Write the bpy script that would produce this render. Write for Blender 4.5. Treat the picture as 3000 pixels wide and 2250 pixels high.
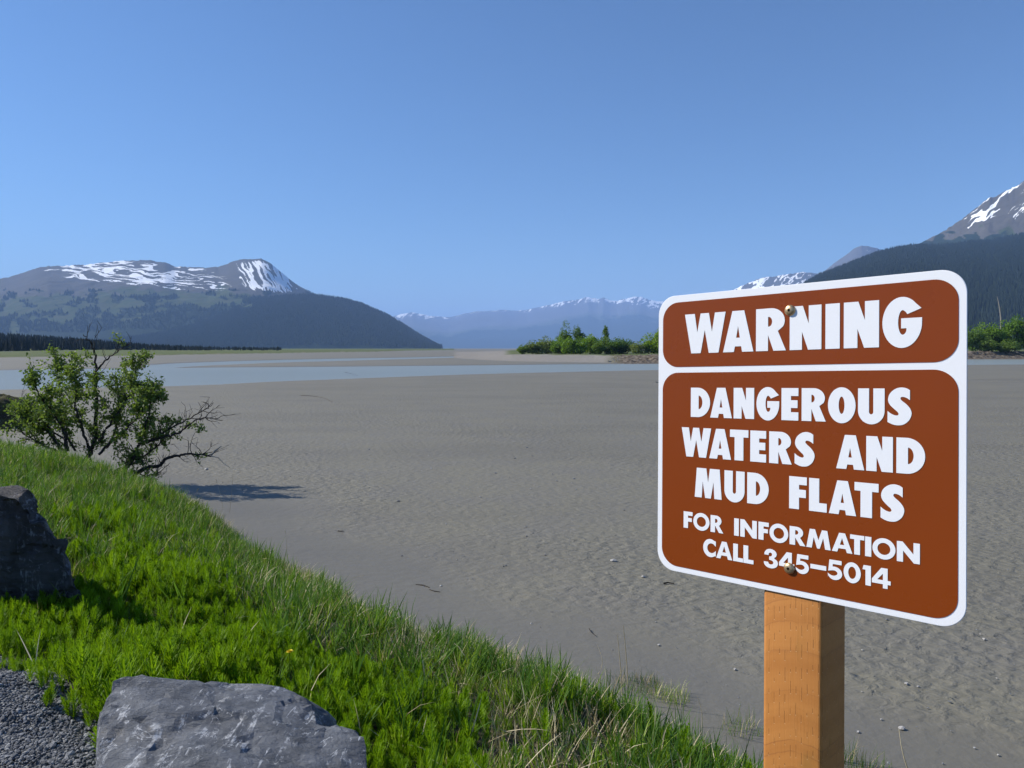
import bpy, bmesh, math, random
import numpy as np
from mathutils import Vector, Matrix
from mathutils.geometry import tessellate_polygon

for o in list(bpy.data.objects):
    bpy.data.objects.remove(o)
SC = bpy.context.scene
C = SC.collection
R = math.radians
random.seed(4)
RNG = np.random.default_rng(7)

# ------------------------------------------------------------------ camera
F, CX, CY, HORIZON = 2167.0, 1500.0, 1125.0, 1020.0       # measured on the 3000 x 2250 photograph
EYE = 3.5                                                  # eye height above the mud flat (z = 0)
PITCH = math.atan2(CY - HORIZON, F)
cam_d = bpy.data.cameras.new('camera')
cam_d.sensor_fit = 'HORIZONTAL'
cam_d.sensor_width = 36.0
cam_d.lens = 36.0 * F / 3000.0
cam_d.clip_start = 0.05
cam_d.clip_end = 120000.0
cam = bpy.data.objects.new('camera', cam_d)
C.objects.link(cam)
cam.location = (0, 0, EYE)
cam.rotation_euler = (R(90) - PITCH, 0, 0)
SC.camera = cam

# ------------------------------------------------------------------ sky, sun, exposure
SUN_EL, SUN_AZ = R(38), R(-77)          # azimuth from +Y towards +X
world = bpy.data.worlds.new('World')
SC.world = world
world.use_nodes = True
wn = world.node_tree.nodes
wl = world.node_tree.links
bg = wn['Background']
sky = wn.new('ShaderNodeTexSky')
sky.sky_type = 'NISHITA'
sky.sun_disc = False
sky.sun_elevation = SUN_EL
sky.sun_rotation = SUN_AZ
sky.altitude = 0
sky.air_density = 1.0
sky.dust_density = 0.0
sky.ozone_density = 9.0
wl.new(sky.outputs[0], bg.inputs[0])
bg.inputs[1].default_value = 0.098
sun_d = bpy.data.lights.new('sun', 'SUN')
sun_d.energy = 5.0
sun_d.angle = R(0.5)
sun_d.color = (1.0, 0.95, 0.87)
sun = bpy.data.objects.new('sun', sun_d)
C.objects.link(sun)
SUN_DIR = Vector((math.sin(SUN_AZ) * math.cos(SUN_EL), math.cos(SUN_AZ) * math.cos(SUN_EL), math.sin(SUN_EL)))
sun.rotation_euler = (-SUN_DIR).to_track_quat('-Z', 'Y').to_euler()
sun.location = (-20, 10, 30)
SC.view_settings.view_transform = 'Standard'
SC.view_settings.look = 'None'
SC.view_settings.exposure = 0.38
SC.view_settings.gamma = 1.0
SC.render.engine = 'CYCLES'
SC.cycles.use_denoising = True
SC.cycles.max_bounces = 8
SC.cycles.diffuse_bounces = 2
SC.cycles.transmission_bounces = 4
SC.cycles.transparent_max_bounces = 8
SC.cycles.volume_bounces = 2
SC.cycles.use_adaptive_sampling = True
SC.cycles.adaptive_threshold = 0.02

# ------------------------------------------------------------------ helpers
def ray(px, py):
    a, v = (px - CX) / F, (py - CY) / F
    return np.array([a, math.cos(PITCH) - v * math.sin(PITCH), -v * math.cos(PITCH) - math.sin(PITCH)])

def at_depth(px, py, Y):
    d = ray(px, py)
    return np.array([d[0] * Y / d[1], Y, EYE + d[2] * Y / d[1]])

def on_flat(px, py, z=0.0):
    d = ray(px, py)
    t = (z - EYE) / d[2]
    return np.array([d[0] * t, d[1] * t, z])

def project(x, y, z):
    c, s = math.cos(PITCH), math.sin(PITCH)
    dz = z - EYE
    zc = y * c - dz * s
    yc = -dz * c - y * s
    zc = np.where(np.abs(zc) < 1e-6, 1e-6, zc)
    return CX + F * x / zc, CY + F * yc / zc, zc

def hash01(ix, iy, seed):
    h = (ix.astype(np.int64) * 374761393 + iy.astype(np.int64) * 668265263 + seed * 974634777) & 0x7fffffff
    h = ((h ^ (h >> 13)) * 1274126177) & 0x7fffffff
    h = h ^ (h >> 16)
    return (h % 100003) / 100003.0

def vnoise(x, y, seed=0):
    x = np.asarray(x, float); y = np.asarray(y, float)
    ix, iy = np.floor(x), np.floor(y)
    fx, fy = x - ix, y - iy
    fx = fx * fx * (3 - 2 * fx); fy = fy * fy * (3 - 2 * fy)
    a, b = hash01(ix, iy, seed), hash01(ix + 1, iy, seed)
    c, d = hash01(ix, iy + 1, seed), hash01(ix + 1, iy + 1, seed)
    return (a + (b - a) * fx) * (1 - fy) + (c + (d - c) * fx) * fy

def fbm(x, y, seed=0, oct=4, gain=0.5):
    t, amp, n = 0, 1.0, 0
    for k in range(oct):
        t = t + amp * vnoise(np.asarray(x) * 2 ** k + 17.3 * k, np.asarray(y) * 2 ** k - 9.1 * k, seed + k)
        n += amp; amp *= gain
    return t / n

def sstep(a, b, x):
    t = np.clip((np.asarray(x) - a) / (b - a), 0, 1)
    return t * t * (3 - 2 * t)

def mesh_np(name, V, faces, mat=None, smooth=False, attrs=None):
    """faces: (n,k) int array with constant k"""
    V = np.asarray(V, np.float32); faces = np.asarray(faces, np.int32)
    me = bpy.data.meshes.new(name)
    n, k = faces.shape
    me.vertices.add(len(V)); me.vertices.foreach_set('co', V.ravel())
    me.loops.add(n * k); me.loops.foreach_set('vertex_index', faces.ravel())
    me.polygons.add(n)
    me.polygons.foreach_set('loop_start', np.arange(0, n * k, k, dtype=np.int32))
    me.polygons.foreach_set('loop_total', np.full(n, k, np.int32))
    me.polygons.foreach_set('use_smooth', np.full(n, bool(smooth)))
    me.update(calc_edges=True)
    for an, av in (attrs or {}).items():
        a = me.attributes.new(an, 'FLOAT', 'POINT')
        a.data.foreach_set('value', np.asarray(av, np.float32).ravel())
    if mat: me.materials.append(mat)
    return me

def grid_faces(nr, nc, wrap=False):
    i = np.arange(nr - 1)[:, None] * nc
    j = np.arange(nc if wrap else nc - 1)[None, :]
    j2 = (j + 1) % nc
    a, b = i + j, i + j2
    return np.stack([a, b, b + nc, a + nc], -1).reshape(-1, 4)

def link(name, me, parent=None):
    o = bpy.data.objects.new(name, me)
    C.objects.link(o)
    if parent: o.parent = parent
    return o

def tag(o, label=None, cat=None, group=None, kind=None):
    if label: o['label'] = label
    if cat: o['category'] = cat
    if group: o['group'] = group
    if kind: o['kind'] = kind
    return o

def empty(name, loc=(0, 0, 0), rz=0):
    o = bpy.data.objects.new(name, None)
    C.objects.link(o)
    o.empty_display_size = 0.1
    o.location = loc; o.rotation_euler = (0, 0, rz)
    return o

# ---- materials
class NT:
    def __init__(self, name):
        self.m = bpy.data.materials.new(name); self.m.use_nodes = True
        self.t = self.m.node_tree; self.n = self.t.nodes; self.l = self.t.links
        self.b = self.n['Principled BSDF']; self.out = self.n['Material Output']
    def new(self, typ, **kw):
        nd = self.n.new(typ)
        for k, v in kw.items(): setattr(nd, k, v)
        return nd
    def put(self, sock, v):
        if hasattr(v, 'is_output') or isinstance(v, bpy.types.NodeSocket): self.l.new(v, sock)
        elif isinstance(v, (tuple, list)): sock.default_value = (*v, 1.0) if len(v) == 3 and sock.type == 'RGBA' else v
        else: sock.default_value = v
    def coord(self, which='Object'):
        return self.new('ShaderNodeTexCoord').outputs[which]
    def mapping(self, vec, scale=(1, 1, 1), rot=(0, 0, 0), loc=(0, 0, 0)):
        m = self.new('ShaderNodeMapping'); self.l.new(vec, m.inputs[0])
        m.inputs['Scale'].default_value = scale; m.inputs['Rotation'].default_value = rot; m.inputs['Location'].default_value = loc
        return m.outputs[0]
    def noise(self, vec=None, scale=5, detail=4, rough=0.5, dist=0.0, out='Fac'):
        nd = self.new('ShaderNodeTexNoise')
        if vec is not None: self.l.new(vec, nd.inputs['Vector'])
        nd.inputs['Scale'].default_value = scale; nd.inputs['Detail'].default_value = detail
        nd.inputs['Roughness'].default_value = rough; nd.inputs['Distortion'].default_value = dist
        return nd.outputs[out]
    def voronoi(self, vec, scale, feature='F1', out='Distance'):
        nd = self.new('ShaderNodeTexVoronoi', feature=feature); self.l.new(vec, nd.inputs['Vector'])
        nd.inputs['Scale'].default_value = scale
        return nd.outputs[out]
    def ramp(self, fac, stops, interp='LINEAR'):
        nd = self.new('ShaderNodeValToRGB'); nd.color_ramp.interpolation = interp
        self.put(nd.inputs[0], fac)
        e = nd.color_ramp.elements
        while len(e) < len(stops): e.new(0.5)
        for el, (p, c) in zip(e, stops):
            el.position = p; el.color = (*c, 1) if not isinstance(c, (int, float)) else (c, c, c, 1)
        return nd.outputs[0]
    def mix(self, fac, a, b, mode='MIX'):
        nd = self.new('ShaderNodeMix', data_type='RGBA', blend_type=mode)
        self.put(nd.inputs[0], fac); self.put(nd.inputs[6], a); self.put(nd.inputs[7], b)
        return nd.outputs[2]
    def math(self, op, a, b=0.0, c=0.0, clamp=False):
        nd = self.new('ShaderNodeMath', operation=op, use_clamp=clamp)
        self.put(nd.inputs[0], a); self.put(nd.inputs[1], b); self.put(nd.inputs[2], c)
        return nd.outputs[0]
    def smooth(self, x, a, b):
        nd = self.new('ShaderNodeMapRange', interpolation_type='SMOOTHSTEP')
        self.put(nd.inputs[0], x); nd.inputs[1].default_value = a; nd.inputs[2].default_value = b
        return nd.outputs[0]
    def attr(self, name, typ='GEOMETRY'):
        nd = self.new('ShaderNodeAttribute', attribute_name=name, attribute_type=typ)
        return nd.outputs['Fac']
    def bump(self, h, dist=0.02, strength=1.0, prev=None):
        nd = self.new('ShaderNodeBump'); self.put(nd.inputs['Height'], h)
        nd.inputs['Distance'].default_value = dist; nd.inputs['Strength'].default_value = strength
        if prev is not None: self.l.new(prev, nd.inputs['Normal'])
        return nd.outputs[0]
    def set(self, color=None, rough=None, normal=None, spec=None, metal=None):
        if color is not None: self.put(self.b.inputs['Base Color'], color)
        if rough is not None: self.put(self.b.inputs['Roughness'], rough)
        if normal is not None: self.put(self.b.inputs['Normal'], normal)
        if spec is not None: self.put(self.b.inputs['Specular IOR Level'], spec)
        if metal is not None: self.put(self.b.inputs['Metallic'], metal)
        return self.m

def leaf_material(name, lo, hi, transl=0.35, extra=None, rough=0.5, spec=0.25):
    t = NT(name)
    rnd = t.new('ShaderNodeObjectInfo').outputs['Random']
    n = t.noise(t.coord('Object'), 2.3, 3)
    f = t.math('ADD', t.math('MULTIPLY', rnd, 0.6), t.math('MULTIPLY', n, 0.4))
    col = t.ramp(f, [(0.2, lo), (0.8, hi)] if not extra else [(0.12, extra), (0.3, lo), (0.8, hi)])
    t.set(color=col, rough=rough, spec=spec)
    tr = t.new('ShaderNodeBsdfTranslucent'); t.l.new(t.mix(1.0, col, (1.25, 1.2, 0.55), 'MULTIPLY'), tr.inputs[0])
    mx = t.new('ShaderNodeMixShader'); mx.inputs[0].default_value = transl
    t.l.new(t.b.outputs[0], mx.inputs[1]); t.l.new(tr.outputs[0], mx.inputs[2]); t.l.new(mx.outputs[0], t.out.inputs[0])
    return t.m

def mat_mud():
    t = NT('mud')
    g = t.coord('Object')
    big = t.noise(t.mapping(g, (0.02, 0.08, 1)), 1.0, 5, 0.55)
    mid = t.noise(g, 0.55, 5, 0.6)
    fine = t.noise(g, 30, 3, 0.6)
    col = t.mix(big, (0.146, 0.135, 0.098), (0.188, 0.175, 0.128))
    col = t.mix(t.smooth(mid, 0.35, 0.7), col, (0.154, 0.144, 0.115))
    tone = t.noise(t.mapping(g, (0.10, 0.22, 1), (0, 0, R(-35))), 1.0, 4, 0.6)
    col = t.mix(t.math('MULTIPLY', t.smooth(tone, 0.42, 0.68), 0.5), col, (0.122, 0.113, 0.086))
    col = t.mix(t.math('MULTIPLY', t.smooth(fine, 0.3, 0.75), 0.25), col, (0.18, 0.172, 0.16))
    # small dark flecks mixed into the colour in scattered patches
    fl = t.voronoi(g, 1.6)
    msk = t.noise(g, 1.6, 2)
    flk = t.math('MULTIPLY', t.smooth(fl, 0.055, 0.03), t.smooth(msk, 0.5, 0.6))
    col = t.mix(flk, col, (0.07, 0.066, 0.06))
    sm = t.attr('smoothness')
    # wind and tide dimples
    w = t.mapping(g, (5.5, 7.0, 1), (0, 0, R(28)))
    d1 = t.noise(w, 1.0, 3, 0.55, 0.6)
    d2 = t.voronoi(t.mapping(g, (6.0, 8.5, 1), (0, 0, R(-20))), 1.0, 'SMOOTH_F1')
    h = t.math('ADD', t.math('MULTIPLY', d1, 0.8), t.math('MULTIPLY', d2, 0.55))
    h = t.math('MULTIPLY', h, t.math('SUBTRACT', 1.0, t.math('MULTIPLY', sm, 0.88)))
    nrm = t.bump(h, 0.066)
    nrm = t.bump(t.noise(g, 16, 4, 0.6), 0.006, 1.0, nrm)
    wet = t.attr('wet')
    col = t.mix(wet, col, (0.115, 0.110, 0.105))
    rough = t.math('SUBTRACT', 0.72, t.math('MULTIPLY', wet, 0.3))
    return t.set(col, rough, nrm, 0.35)

def mat_water():
    t = NT('glacial_water')
    g = t.coord('Object')
    n = t.noise(t.mapping(g, (0.25, 1.1, 1)), 1.0, 4, 0.6)
    n2 = t.noise(t.mapping(g, (0.008, 0.05, 1)), 1.0, 3, 0.5)
    col = t.mix(n2, (0.185, 0.215, 0.205), (0.225, 0.250, 0.238))
    return t.set(col, 0.4, t.bump(n, 0.02), 0.12)

def mat_ground():
    t = NT('bank_ground')
    g = t.coord('Object')
    n = t.noise(g, 9, 5, 0.6)
    soil = t.mix(n, (0.035, 0.030, 0.02), (0.085, 0.075, 0.045))
    v = t.voronoi(g, 62, 'F1', 'Color')
    sep = t.new('ShaderNodeSeparateColor'); t.l.new(v, sep.inputs[0])
    grav = t.ramp(sep.outputs[0], [(0.0, (0.06, 0.063, 0.068)), (0.5, (0.11, 0.115, 0.122)), (1.0, (0.21, 0.215, 0.22))])
    gd = t.voronoi(g, 62)
    gm = t.attr('gravel')
    col = t.mix(gm, soil, grav)
    h = t.math('SUBTRACT', t.math('MULTIPLY', n, 0.6), t.math('MULTIPLY', t.math('MULTIPLY', gd, gm), 0.9))
    md = t.attr('muddy')
    col = t.mix(md, col, t.mix(n, (0.19, 0.18, 0.165), (0.24, 0.228, 0.21)))
    return t.set(col, 0.85, t.bump(h, 0.02), 0.25)

def mat_rock(name, dark, light, vein, tan, scale=1.0, vein_amt=1.0):
    t = NT(name)
    g = t.coord('Object')
    n = t.noise(g, 3.5 * scale, 8, 0.62, 0.4)
    n2 = t.noise(t.mapping(g, (1, 1, 1), (0.3, 0.5, 0.2), (4, 2, 1)), 14 * scale, 6, 0.65)
    col = t.mix(t.smooth(n, 0.3, 0.72), dark, light)
    col = t.mix(t.math('MULTIPLY', t.smooth(n2, 0.5, 0.8), 0.45), col, light)
    # tan iron staining in places
    st = t.noise(t.mapping(g, (1, 1, 1), (0, 0, 0), (7, 7, 3)), 2.1 * scale, 4, 0.6)
    col = t.mix(t.math('MULTIPLY', t.smooth(st, 0.55, 0.75), 0.6), col, tan)
    # thin pale veins running down the slab
    sv = t.noise(t.mapping(g, (3.2, .75, .75), (0, 0, R(-12))), 1.0 * scale, 6, 0.62, 0.5)
    vm = t.smooth(t.math('ABSOLUTE', t.math('SUBTRACT', sv, 0.52)), 0.022, 0.0)
    brk = t.smooth(t.noise(g, 9 * scale, 5, 0.7), 0.46, 0.62)
    sv2 = t.noise(t.mapping(g, (1.3, 1.3, 1.3), (0, 0, R(40)), (3, 9, 2)), 1.3 * scale, 7, 0.66, 0.8)
    v2 = t.math('MULTIPLY', t.smooth(t.math('ABSOLUTE', t.math('SUBTRACT', sv2, 0.5)), 0.010, 0.0), brk)
    strk = t.noise(t.mapping(g, (16, 1.2, 1.2), (0, 0, R(-10))), 1.0 * scale, 4, 0.6)
    col = t.mix(t.math('MULTIPLY', t.smooth(strk, 0.45, 0.75), 0.4), col, light)
    spots = t.math('MULTIPLY', t.smooth(t.noise(g, 24 * scale, 4, 0.7), 0.60, 0.70), t.smooth(t.noise(g, 4 * scale, 3), 0.50, 0.64))
    vv = t.math('MAXIMUM', t.math('MULTIPLY', vm, brk), t.math('MAXIMUM', v2, spots))
    col = t.mix(t.math('MULTIPLY', vv, vein_amt), col, vein)
    cr = t.noise(t.mapping(g, (2.5, 9, 9), (0.2, 0.1, R(20))), 1.6 * scale, 7, 0.7, 0.5)
    nrm = t.bump(cr, 0.035)
    nrm = t.bump(n2, 0.012, 1.0, nrm)
    return t.set(col, 0.68, nrm, 0.35)

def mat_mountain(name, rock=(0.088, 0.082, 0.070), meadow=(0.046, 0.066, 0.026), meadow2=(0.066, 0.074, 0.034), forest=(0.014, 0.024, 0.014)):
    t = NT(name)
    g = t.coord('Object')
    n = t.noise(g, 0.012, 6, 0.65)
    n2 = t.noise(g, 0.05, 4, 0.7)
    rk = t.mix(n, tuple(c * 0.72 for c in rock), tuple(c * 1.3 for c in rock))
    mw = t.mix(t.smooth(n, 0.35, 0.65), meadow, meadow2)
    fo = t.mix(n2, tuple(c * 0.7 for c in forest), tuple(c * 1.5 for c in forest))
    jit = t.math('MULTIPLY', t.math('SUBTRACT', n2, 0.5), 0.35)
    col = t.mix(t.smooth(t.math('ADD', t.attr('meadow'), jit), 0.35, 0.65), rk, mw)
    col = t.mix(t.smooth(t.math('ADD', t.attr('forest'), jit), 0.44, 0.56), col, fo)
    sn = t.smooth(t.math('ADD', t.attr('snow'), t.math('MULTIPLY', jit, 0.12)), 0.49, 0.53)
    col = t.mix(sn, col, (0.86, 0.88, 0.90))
    return t.set(col, 0.95, t.bump(n2, 6.0, 0.6), 0.05)

M = {}
M['mud'] = mat_mud(); M['water'] = mat_water(); M['ground'] = mat_ground()

# ------------------------------------------------------------------ mud flat (one sheet to the horizon) and water
def row_depth(py):
    py = np.asarray(py, float)
    v = (py - CY) / F
    return EYE * (math.cos(PITCH) - v * math.sin(PITCH)) / (v * math.cos(PITCH) + math.sin(PITCH))

CH_COL = [-400, 0, 200, 480, 640, 800, 1000, 1400, 1930, 2400, 2850, 3000, 3500]
CH_NEAR = row_depth([1140, 1134, 1130, 1126, 1121, 1113, 1106, 1092, 1081, 1074, 1067.5, 1066, 1064])
CH_FAR = row_depth([1086, 1082, 1079, 1076, 1074, 1073, 1071.5, 1068, 1063, 1055.5, 1050, 1049, 1047])
S2_COL = [440, 520, 700, 1000, 1200, 1330, 1420, 1480]
S2_NEAR = row_depth([1080, 1074, 1065, 1056, 1051, 1047, 1043.5, 1041])
S2_FAR = row_depth([1066, 1062, 1056, 1049, 1046, 1043, 1041, 1040.8])

SHORE = np.array([(-70, 23), (-25, 20.2), (-16, 19.4), (-12.6, 18.9), (-10.9, 18.7), (-9.6, 18.0), (-8.3, 17.0), (-7.1, 15.9), (-5.35, 13.4), (-3.6, 11.2), (-2.22, 9.6),
                  (-1.46, 8.65), (-.67, 7.85), (.0, 7.38), (.62, 6.78), (1.08, 6.2), (1.72, 5.5), (4.3, 2.9), (20, -12), (60, -52)], float)
def shore_s(x, y):
    """signed distance to the water's edge of the near bank, positive inland"""
    x = np.asarray(x, float); y = np.asarray(y, float)
    best = np.full(x.shape, 1e9); sg = np.ones(x.shape)
    for a, b in zip(SHORE[:-1], SHORE[1:]):
        d = b - a; L2 = d @ d
        t = np.clip(((x - a[0]) * d[0] + (y - a[1]) * d[1]) / L2, 0, 1)
        qx, qy = x - a[0] - t * d[0], y - a[1] - t * d[1]
        dist = np.hypot(qx, qy)
        cr = d[0] * qy - d[1] * qx
        m = dist < best
        best = np.where(m, dist, best); sg = np.where(m, np.where(cr < 0, 1.0, -1.0), sg)
    return best * sg

def channel_depth(X, Y):
    col = np.where(Y > 1, CX + F * X / np.maximum(Y, 1), 9999)
    w = (fbm(X * 0.03, Y * 0.03, 5, 3) - 0.5) * 10
    nr, fr = np.interp(col, CH_COL, CH_NEAR), np.interp(col, CH_COL, CH_FAR)
    inside = np.minimum(Y - nr - w * 0.5, fr - Y + w * 0.4)
    d = sstep(-6, 5, inside)
    n2, f2 = np.interp(col, S2_COL, S2_NEAR), np.interp(col, S2_COL, S2_FAR)
    ins2 = np.minimum(Y - n2 - w * 0.6, f2 - Y + w * 0.6)
    d2 = np.where((col > 430) & (col < 1480), sstep(-6, 6, ins2), 0)
    d2 = np.where(Y > 20, d2, 0)
    d = np.where(Y > 20, d, 0)
    # a shallow pool lying on the flat at the right edge of view
    pc = row_depth(1112.0)
    pool = sstep(3.0, 0.5, np.abs(Y - pc - (fbm(X * .08, X * 0, 3) - .5) * 3) * 1.5) * sstep(2740, 2930, col) * (Y > 20)
    return np.maximum(np.maximum(d, d2 * 0.85), pool * 0.62)

def build_flat():
    az = np.concatenate([np.linspace(-180, -56, 40, endpoint=False), np.linspace(-56, 56, 640, endpoint=False), np.linspace(56, 180, 40, endpoint=False)]) * math.pi / 180
    rr = np.concatenate([[0.5, 2.0, 4.0], np.geomspace(5, 420, 520), np.geomspace(440, 52000, 90)])
    A, RR = np.meshgrid(az, rr)
    X, Y = RR * np.sin(A), RR * np.cos(A)
    dep = channel_depth(X, Y)
    und = (fbm(X * 0.06, Y * 0.06, 21, 4) - 0.5) * 0.07 + (fbm(X * 0.5, Y * 0.5, 31, 3) - 0.5) * 0.016
    fade = sstep(3000, 800, RR)
    Z = und * fade - dep * 0.5
    s = shore_s(X, Y)
    Z += 0.10 * sstep(-2.0, 0.3, s)              # silt piled gently against the bank
    band = sstep(-3.4, -1.5, s + (fbm(X * .5, Y * .5, 3, 3) - .5) * 2.2)
    smooth = np.maximum(band, sstep(35, 120, RR)) * 0.95
    smooth = np.maximum(smooth, 0.5 * sstep(.46, .66, fbm(X * .16 + Y * .05, Y * .16, 77, 3)))
    wet = np.maximum(np.clip(dep * 1.3 - 0.0, 0, 1), .28 * band * (s < .5))
    me = mesh_np('mud_flat', np.stack([X, Y, Z], -1).reshape(-1, 3), grid_faces(len(rr), len(az), True), M['mud'], True,
                 {'smoothness': smooth, 'wet': wet})
    tag(link('mud_flat', me), kind='structure')
    # the river lies in the channel cut into the flat
    V = [(-900, 25, -0.21), (900, 25, -0.21), (900, 1400, -0.21), (-900, 1400, -0.21)]
    me = mesh_np('river_water', V, [(0, 1, 2, 3)], M['water'])
    tag(link('river_water', me), kind='structure')
build_flat()

# ------------------------------------------------------------------ mountains
def mountain(name, crest, dist, front, back, mat, seed, ncol, nrow, rough, shape=1.0, crest_noise=0.0, fields=None, base=0.0, gully=1.0):
    cc = np.array(crest, float)
    cols = np.linspace(cc[0, 0], cc[-1, 0], ncol)
    py = np.interp(cols, cc[:, 0], cc[:, 1])
    k = np.ones(5) / 5                                  # soften the corners of the traced crest
    py = np.convolve(np.pad(py, 2, mode='edge'), k, 'valid')
    tanx = (cols - CX) / F
    dcur = dist(cols) if callable(dist) else np.full(ncol, float(dist))
    H = EYE - (py - HORIZON) / F * dcur
    H = np.maximum(H, 0)
    nb = nrow // 5
    t = np.concatenate([np.linspace(0, 1, nrow), 1 + np.linspace(0, 1, nb + 1)[1:]])
    T, TX = np.meshgrid(t, tanx, indexing='ij')
    D = np.where(T <= 1, dcur[None] - front * (1 - T), dcur[None] + back * (T - 1))
    X, Y = D * TX, D
    prof = np.where(T <= 1, np.clip(T, 0, 1) ** shape, np.clip(2 - T, 0, 1) ** 1.2)
    LW = front * .30
    wx, wy = X / LW + (fbm(X / LW, Y / LW, seed + 2, 3) - .5) * 1.2, Y / LW * .8 + X / LW * .35
    ridges = 1 - np.abs(2 * fbm(wx, wy, seed, 5, .55) - 1)
    lumps = fbm(X / (front * .22), Y / (front * .22), seed + 9, 5) - 0.5
    env = np.clip(T * (1 - T) * 4, 0, 1)
    Z = H[None] * prof + rough * H.max() * ((ridges - 0.6) * 0.5 * gully + lumps * 0.9) * env
    Z += crest_noise * (fbm(TX * F / 9.0, T * 0, seed + 4, 3) - 0.5) * H[None] * np.clip(T, 0, 1) ** 14 * (T < 1.2)
    Z = np.where(H[None] < 1, -20, Z) + base
    Z = np.where(T < 0.02, -5, Z)
    pc, pr, _ = project(X, Y, Z)
    at = fields(pc, pr, T, X, Y, Z) if fields else {}
    full = {'snow': np.zeros_like(Z), 'forest': np.zeros_like(Z), 'meadow': np.zeros_like(Z)}
    full.update(at)
    me = mesh_np(name, np.stack([X, Y, Z], -1).reshape(-1, 3), grid_faces(len(t), ncol), mat, True, full)
    o = tag(link(name, me), kind='structure')
    return o, X, Y, Z, T, full

def cones(name, label, P, hgt, wid, mat, seed, parts=2):
    """a far wood: every spruce a stack of tapering tiers, one mass"""
    rng = np.random.default_rng(seed)
    n = len(P)
    ns = 5
    verts, faces = [], []
    ang0 = rng.uniform(0, 2 * math.pi, n)
    base = 0
    tiers = [(0.0, 0.62, 1.0), (0.42, 1.0, 0.62)][:parts] if parts > 1 else [(0.0, 1.0, 1.0)]
    for z0, z1, w in tiers:
        a = ang0[:, None] + np.arange(ns)[None] * 2 * math.pi / ns
        rad = (wid * w)[:, None] * rng.uniform(0.8, 1.2, (n, ns))
        ring = np.stack([P[:, 0:1] + np.cos(a) * rad, P[:, 1:2] + np.sin(a) * rad, P[:, 2:3] + (hgt * z0)[:, None] + np.zeros_like(a)], -1)
        tip = P + np.stack([np.zeros(n), np.zeros(n), hgt * z1], -1)
        v = np.concatenate([ring, tip[:, None]], 1)
        idx = base + np.arange(n)[:, None] * (ns + 1)
        k = np.arange(ns)
        f = np.stack([idx + k, idx + (k + 1) % ns, np.broadcast_to(idx + ns, (n, ns))], -1).reshape(-1, 3)
        verts.append(v.reshape(-1, 3)); faces.append(f); base += n * (ns + 1)
    me = mesh_np(name, np.concatenate(verts), np.concatenate(faces), mat)
    return tag(link(name, me), label, 'forest', kind='stuff')

M['conifer'] = leaf_material('conifer', (0.007, 0.014, 0.008), (0.019, 0.031, 0.016), 0.05, rough=0.8, spec=0.1)
M['massif'] = mat_mountain('alpine_slope')
M['forest_slope'] = mat_mountain('forest_slope')
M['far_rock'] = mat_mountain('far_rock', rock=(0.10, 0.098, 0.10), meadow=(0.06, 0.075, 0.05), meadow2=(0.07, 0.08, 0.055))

def sample_surface(X, Y, Z, mask, n, seed):
    rng = np.random.default_rng(seed)
    nr, nc = X.shape
    q = (mask[:-1, :-1] * np.hypot(X[:-1, 1:] - X[:-1, :-1], Y[:-1, 1:] - Y[:-1, :-1]) * np.hypot(X[1:, :-1] - X[:-1, :-1], Y[1:, :-1] - Y[:-1, :-1]))
    p = q.ravel() / q.sum()
    c = rng.choice(p.size, n, p=p)
    i, j = c // (nc - 1), c % (nc - 1)
    u, v = rng.random(n), rng.random(n)
    def bl(A): return (A[i, j] * (1 - u) + A[i, j + 1] * u) * (1 - v) + (A[i + 1, j] * (1 - u) + A[i + 1, j + 1] * u) * v
    return np.stack([bl(X), bl(Y), bl(Z)], -1)

# left massif: broad snowy hump and a steeper summit behind a wooded spur
def f_massif(c, r, T, X, Y, Z):
    warp = (fbm(c / 40, r / 16, 3, 4) - .5)
    hump = np.exp(-(((c - 400) / 298) ** 4 + ((r - 808 - (c - 470) * .10) / 40) ** 4))
    streak = 1 - np.abs(2 * fbm((c + (r * 1.2)) / 95, (r - c * 0.10) / 6.2 + warp * 3.0, 12, 3, .55) - 1)
    streak = (streak - 0.62) * 2.1 + 0.10 + (fbm(c / 60, r / 20, 8, 2) - .5) * .5
    b = np.exp(-(((c - 780 - (r - 812) * .55) / 88) ** 4 + ((r - 810) / 50) ** 4))
    ds = 1 - np.abs(2 * fbm((c - r * .62) / 9.5 + warp * 1.2, (r + c * .5) / 60, 22, 3, .55) - 1)
    ds = (ds - .60) * 2.0 + 0.06
    mid = np.exp(-(((c - 640) / 70) ** 2 + ((r - 838) / 22) ** 2)) * .75
    spk = (fbm(c / 13, r / 6, 6, 2) - .42) * 1.8
    snow = np.maximum(np.maximum(hump * 1.2 * (streak - .035), b * 1.2 * (ds + .10)), mid * (spk + .15))
    edge = np.interp(c, [-600, 0, 120, 300, 480, 640, 760, 900, 1300], [880, 880, 862, 858, 852, 850, 862, 880, 900])
    meadow = sstep(-22, 26, r - edge + (fbm(c / 50, r / 25, 14, 4) - .5) * 60)
    fedge = np.interp(c, [-600, 0, 100, 240, 380, 500, 620, 760, 900, 1300], [945, 950, 952, 950, 930, 908, 890, 866, 858, 850])
    patch = fbm(c / 46, r / 22, 41, 4)
    forest = sstep(-40, 40, r - fedge + (patch - .5) * 90)
    forest = np.maximum(forest, sstep(.54, .61, fbm(c / 34, r / 13, 52, 4)) * sstep(838, 860, r) * .9)
    return {'snow': snow, 'meadow': meadow, 'forest': forest}
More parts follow.
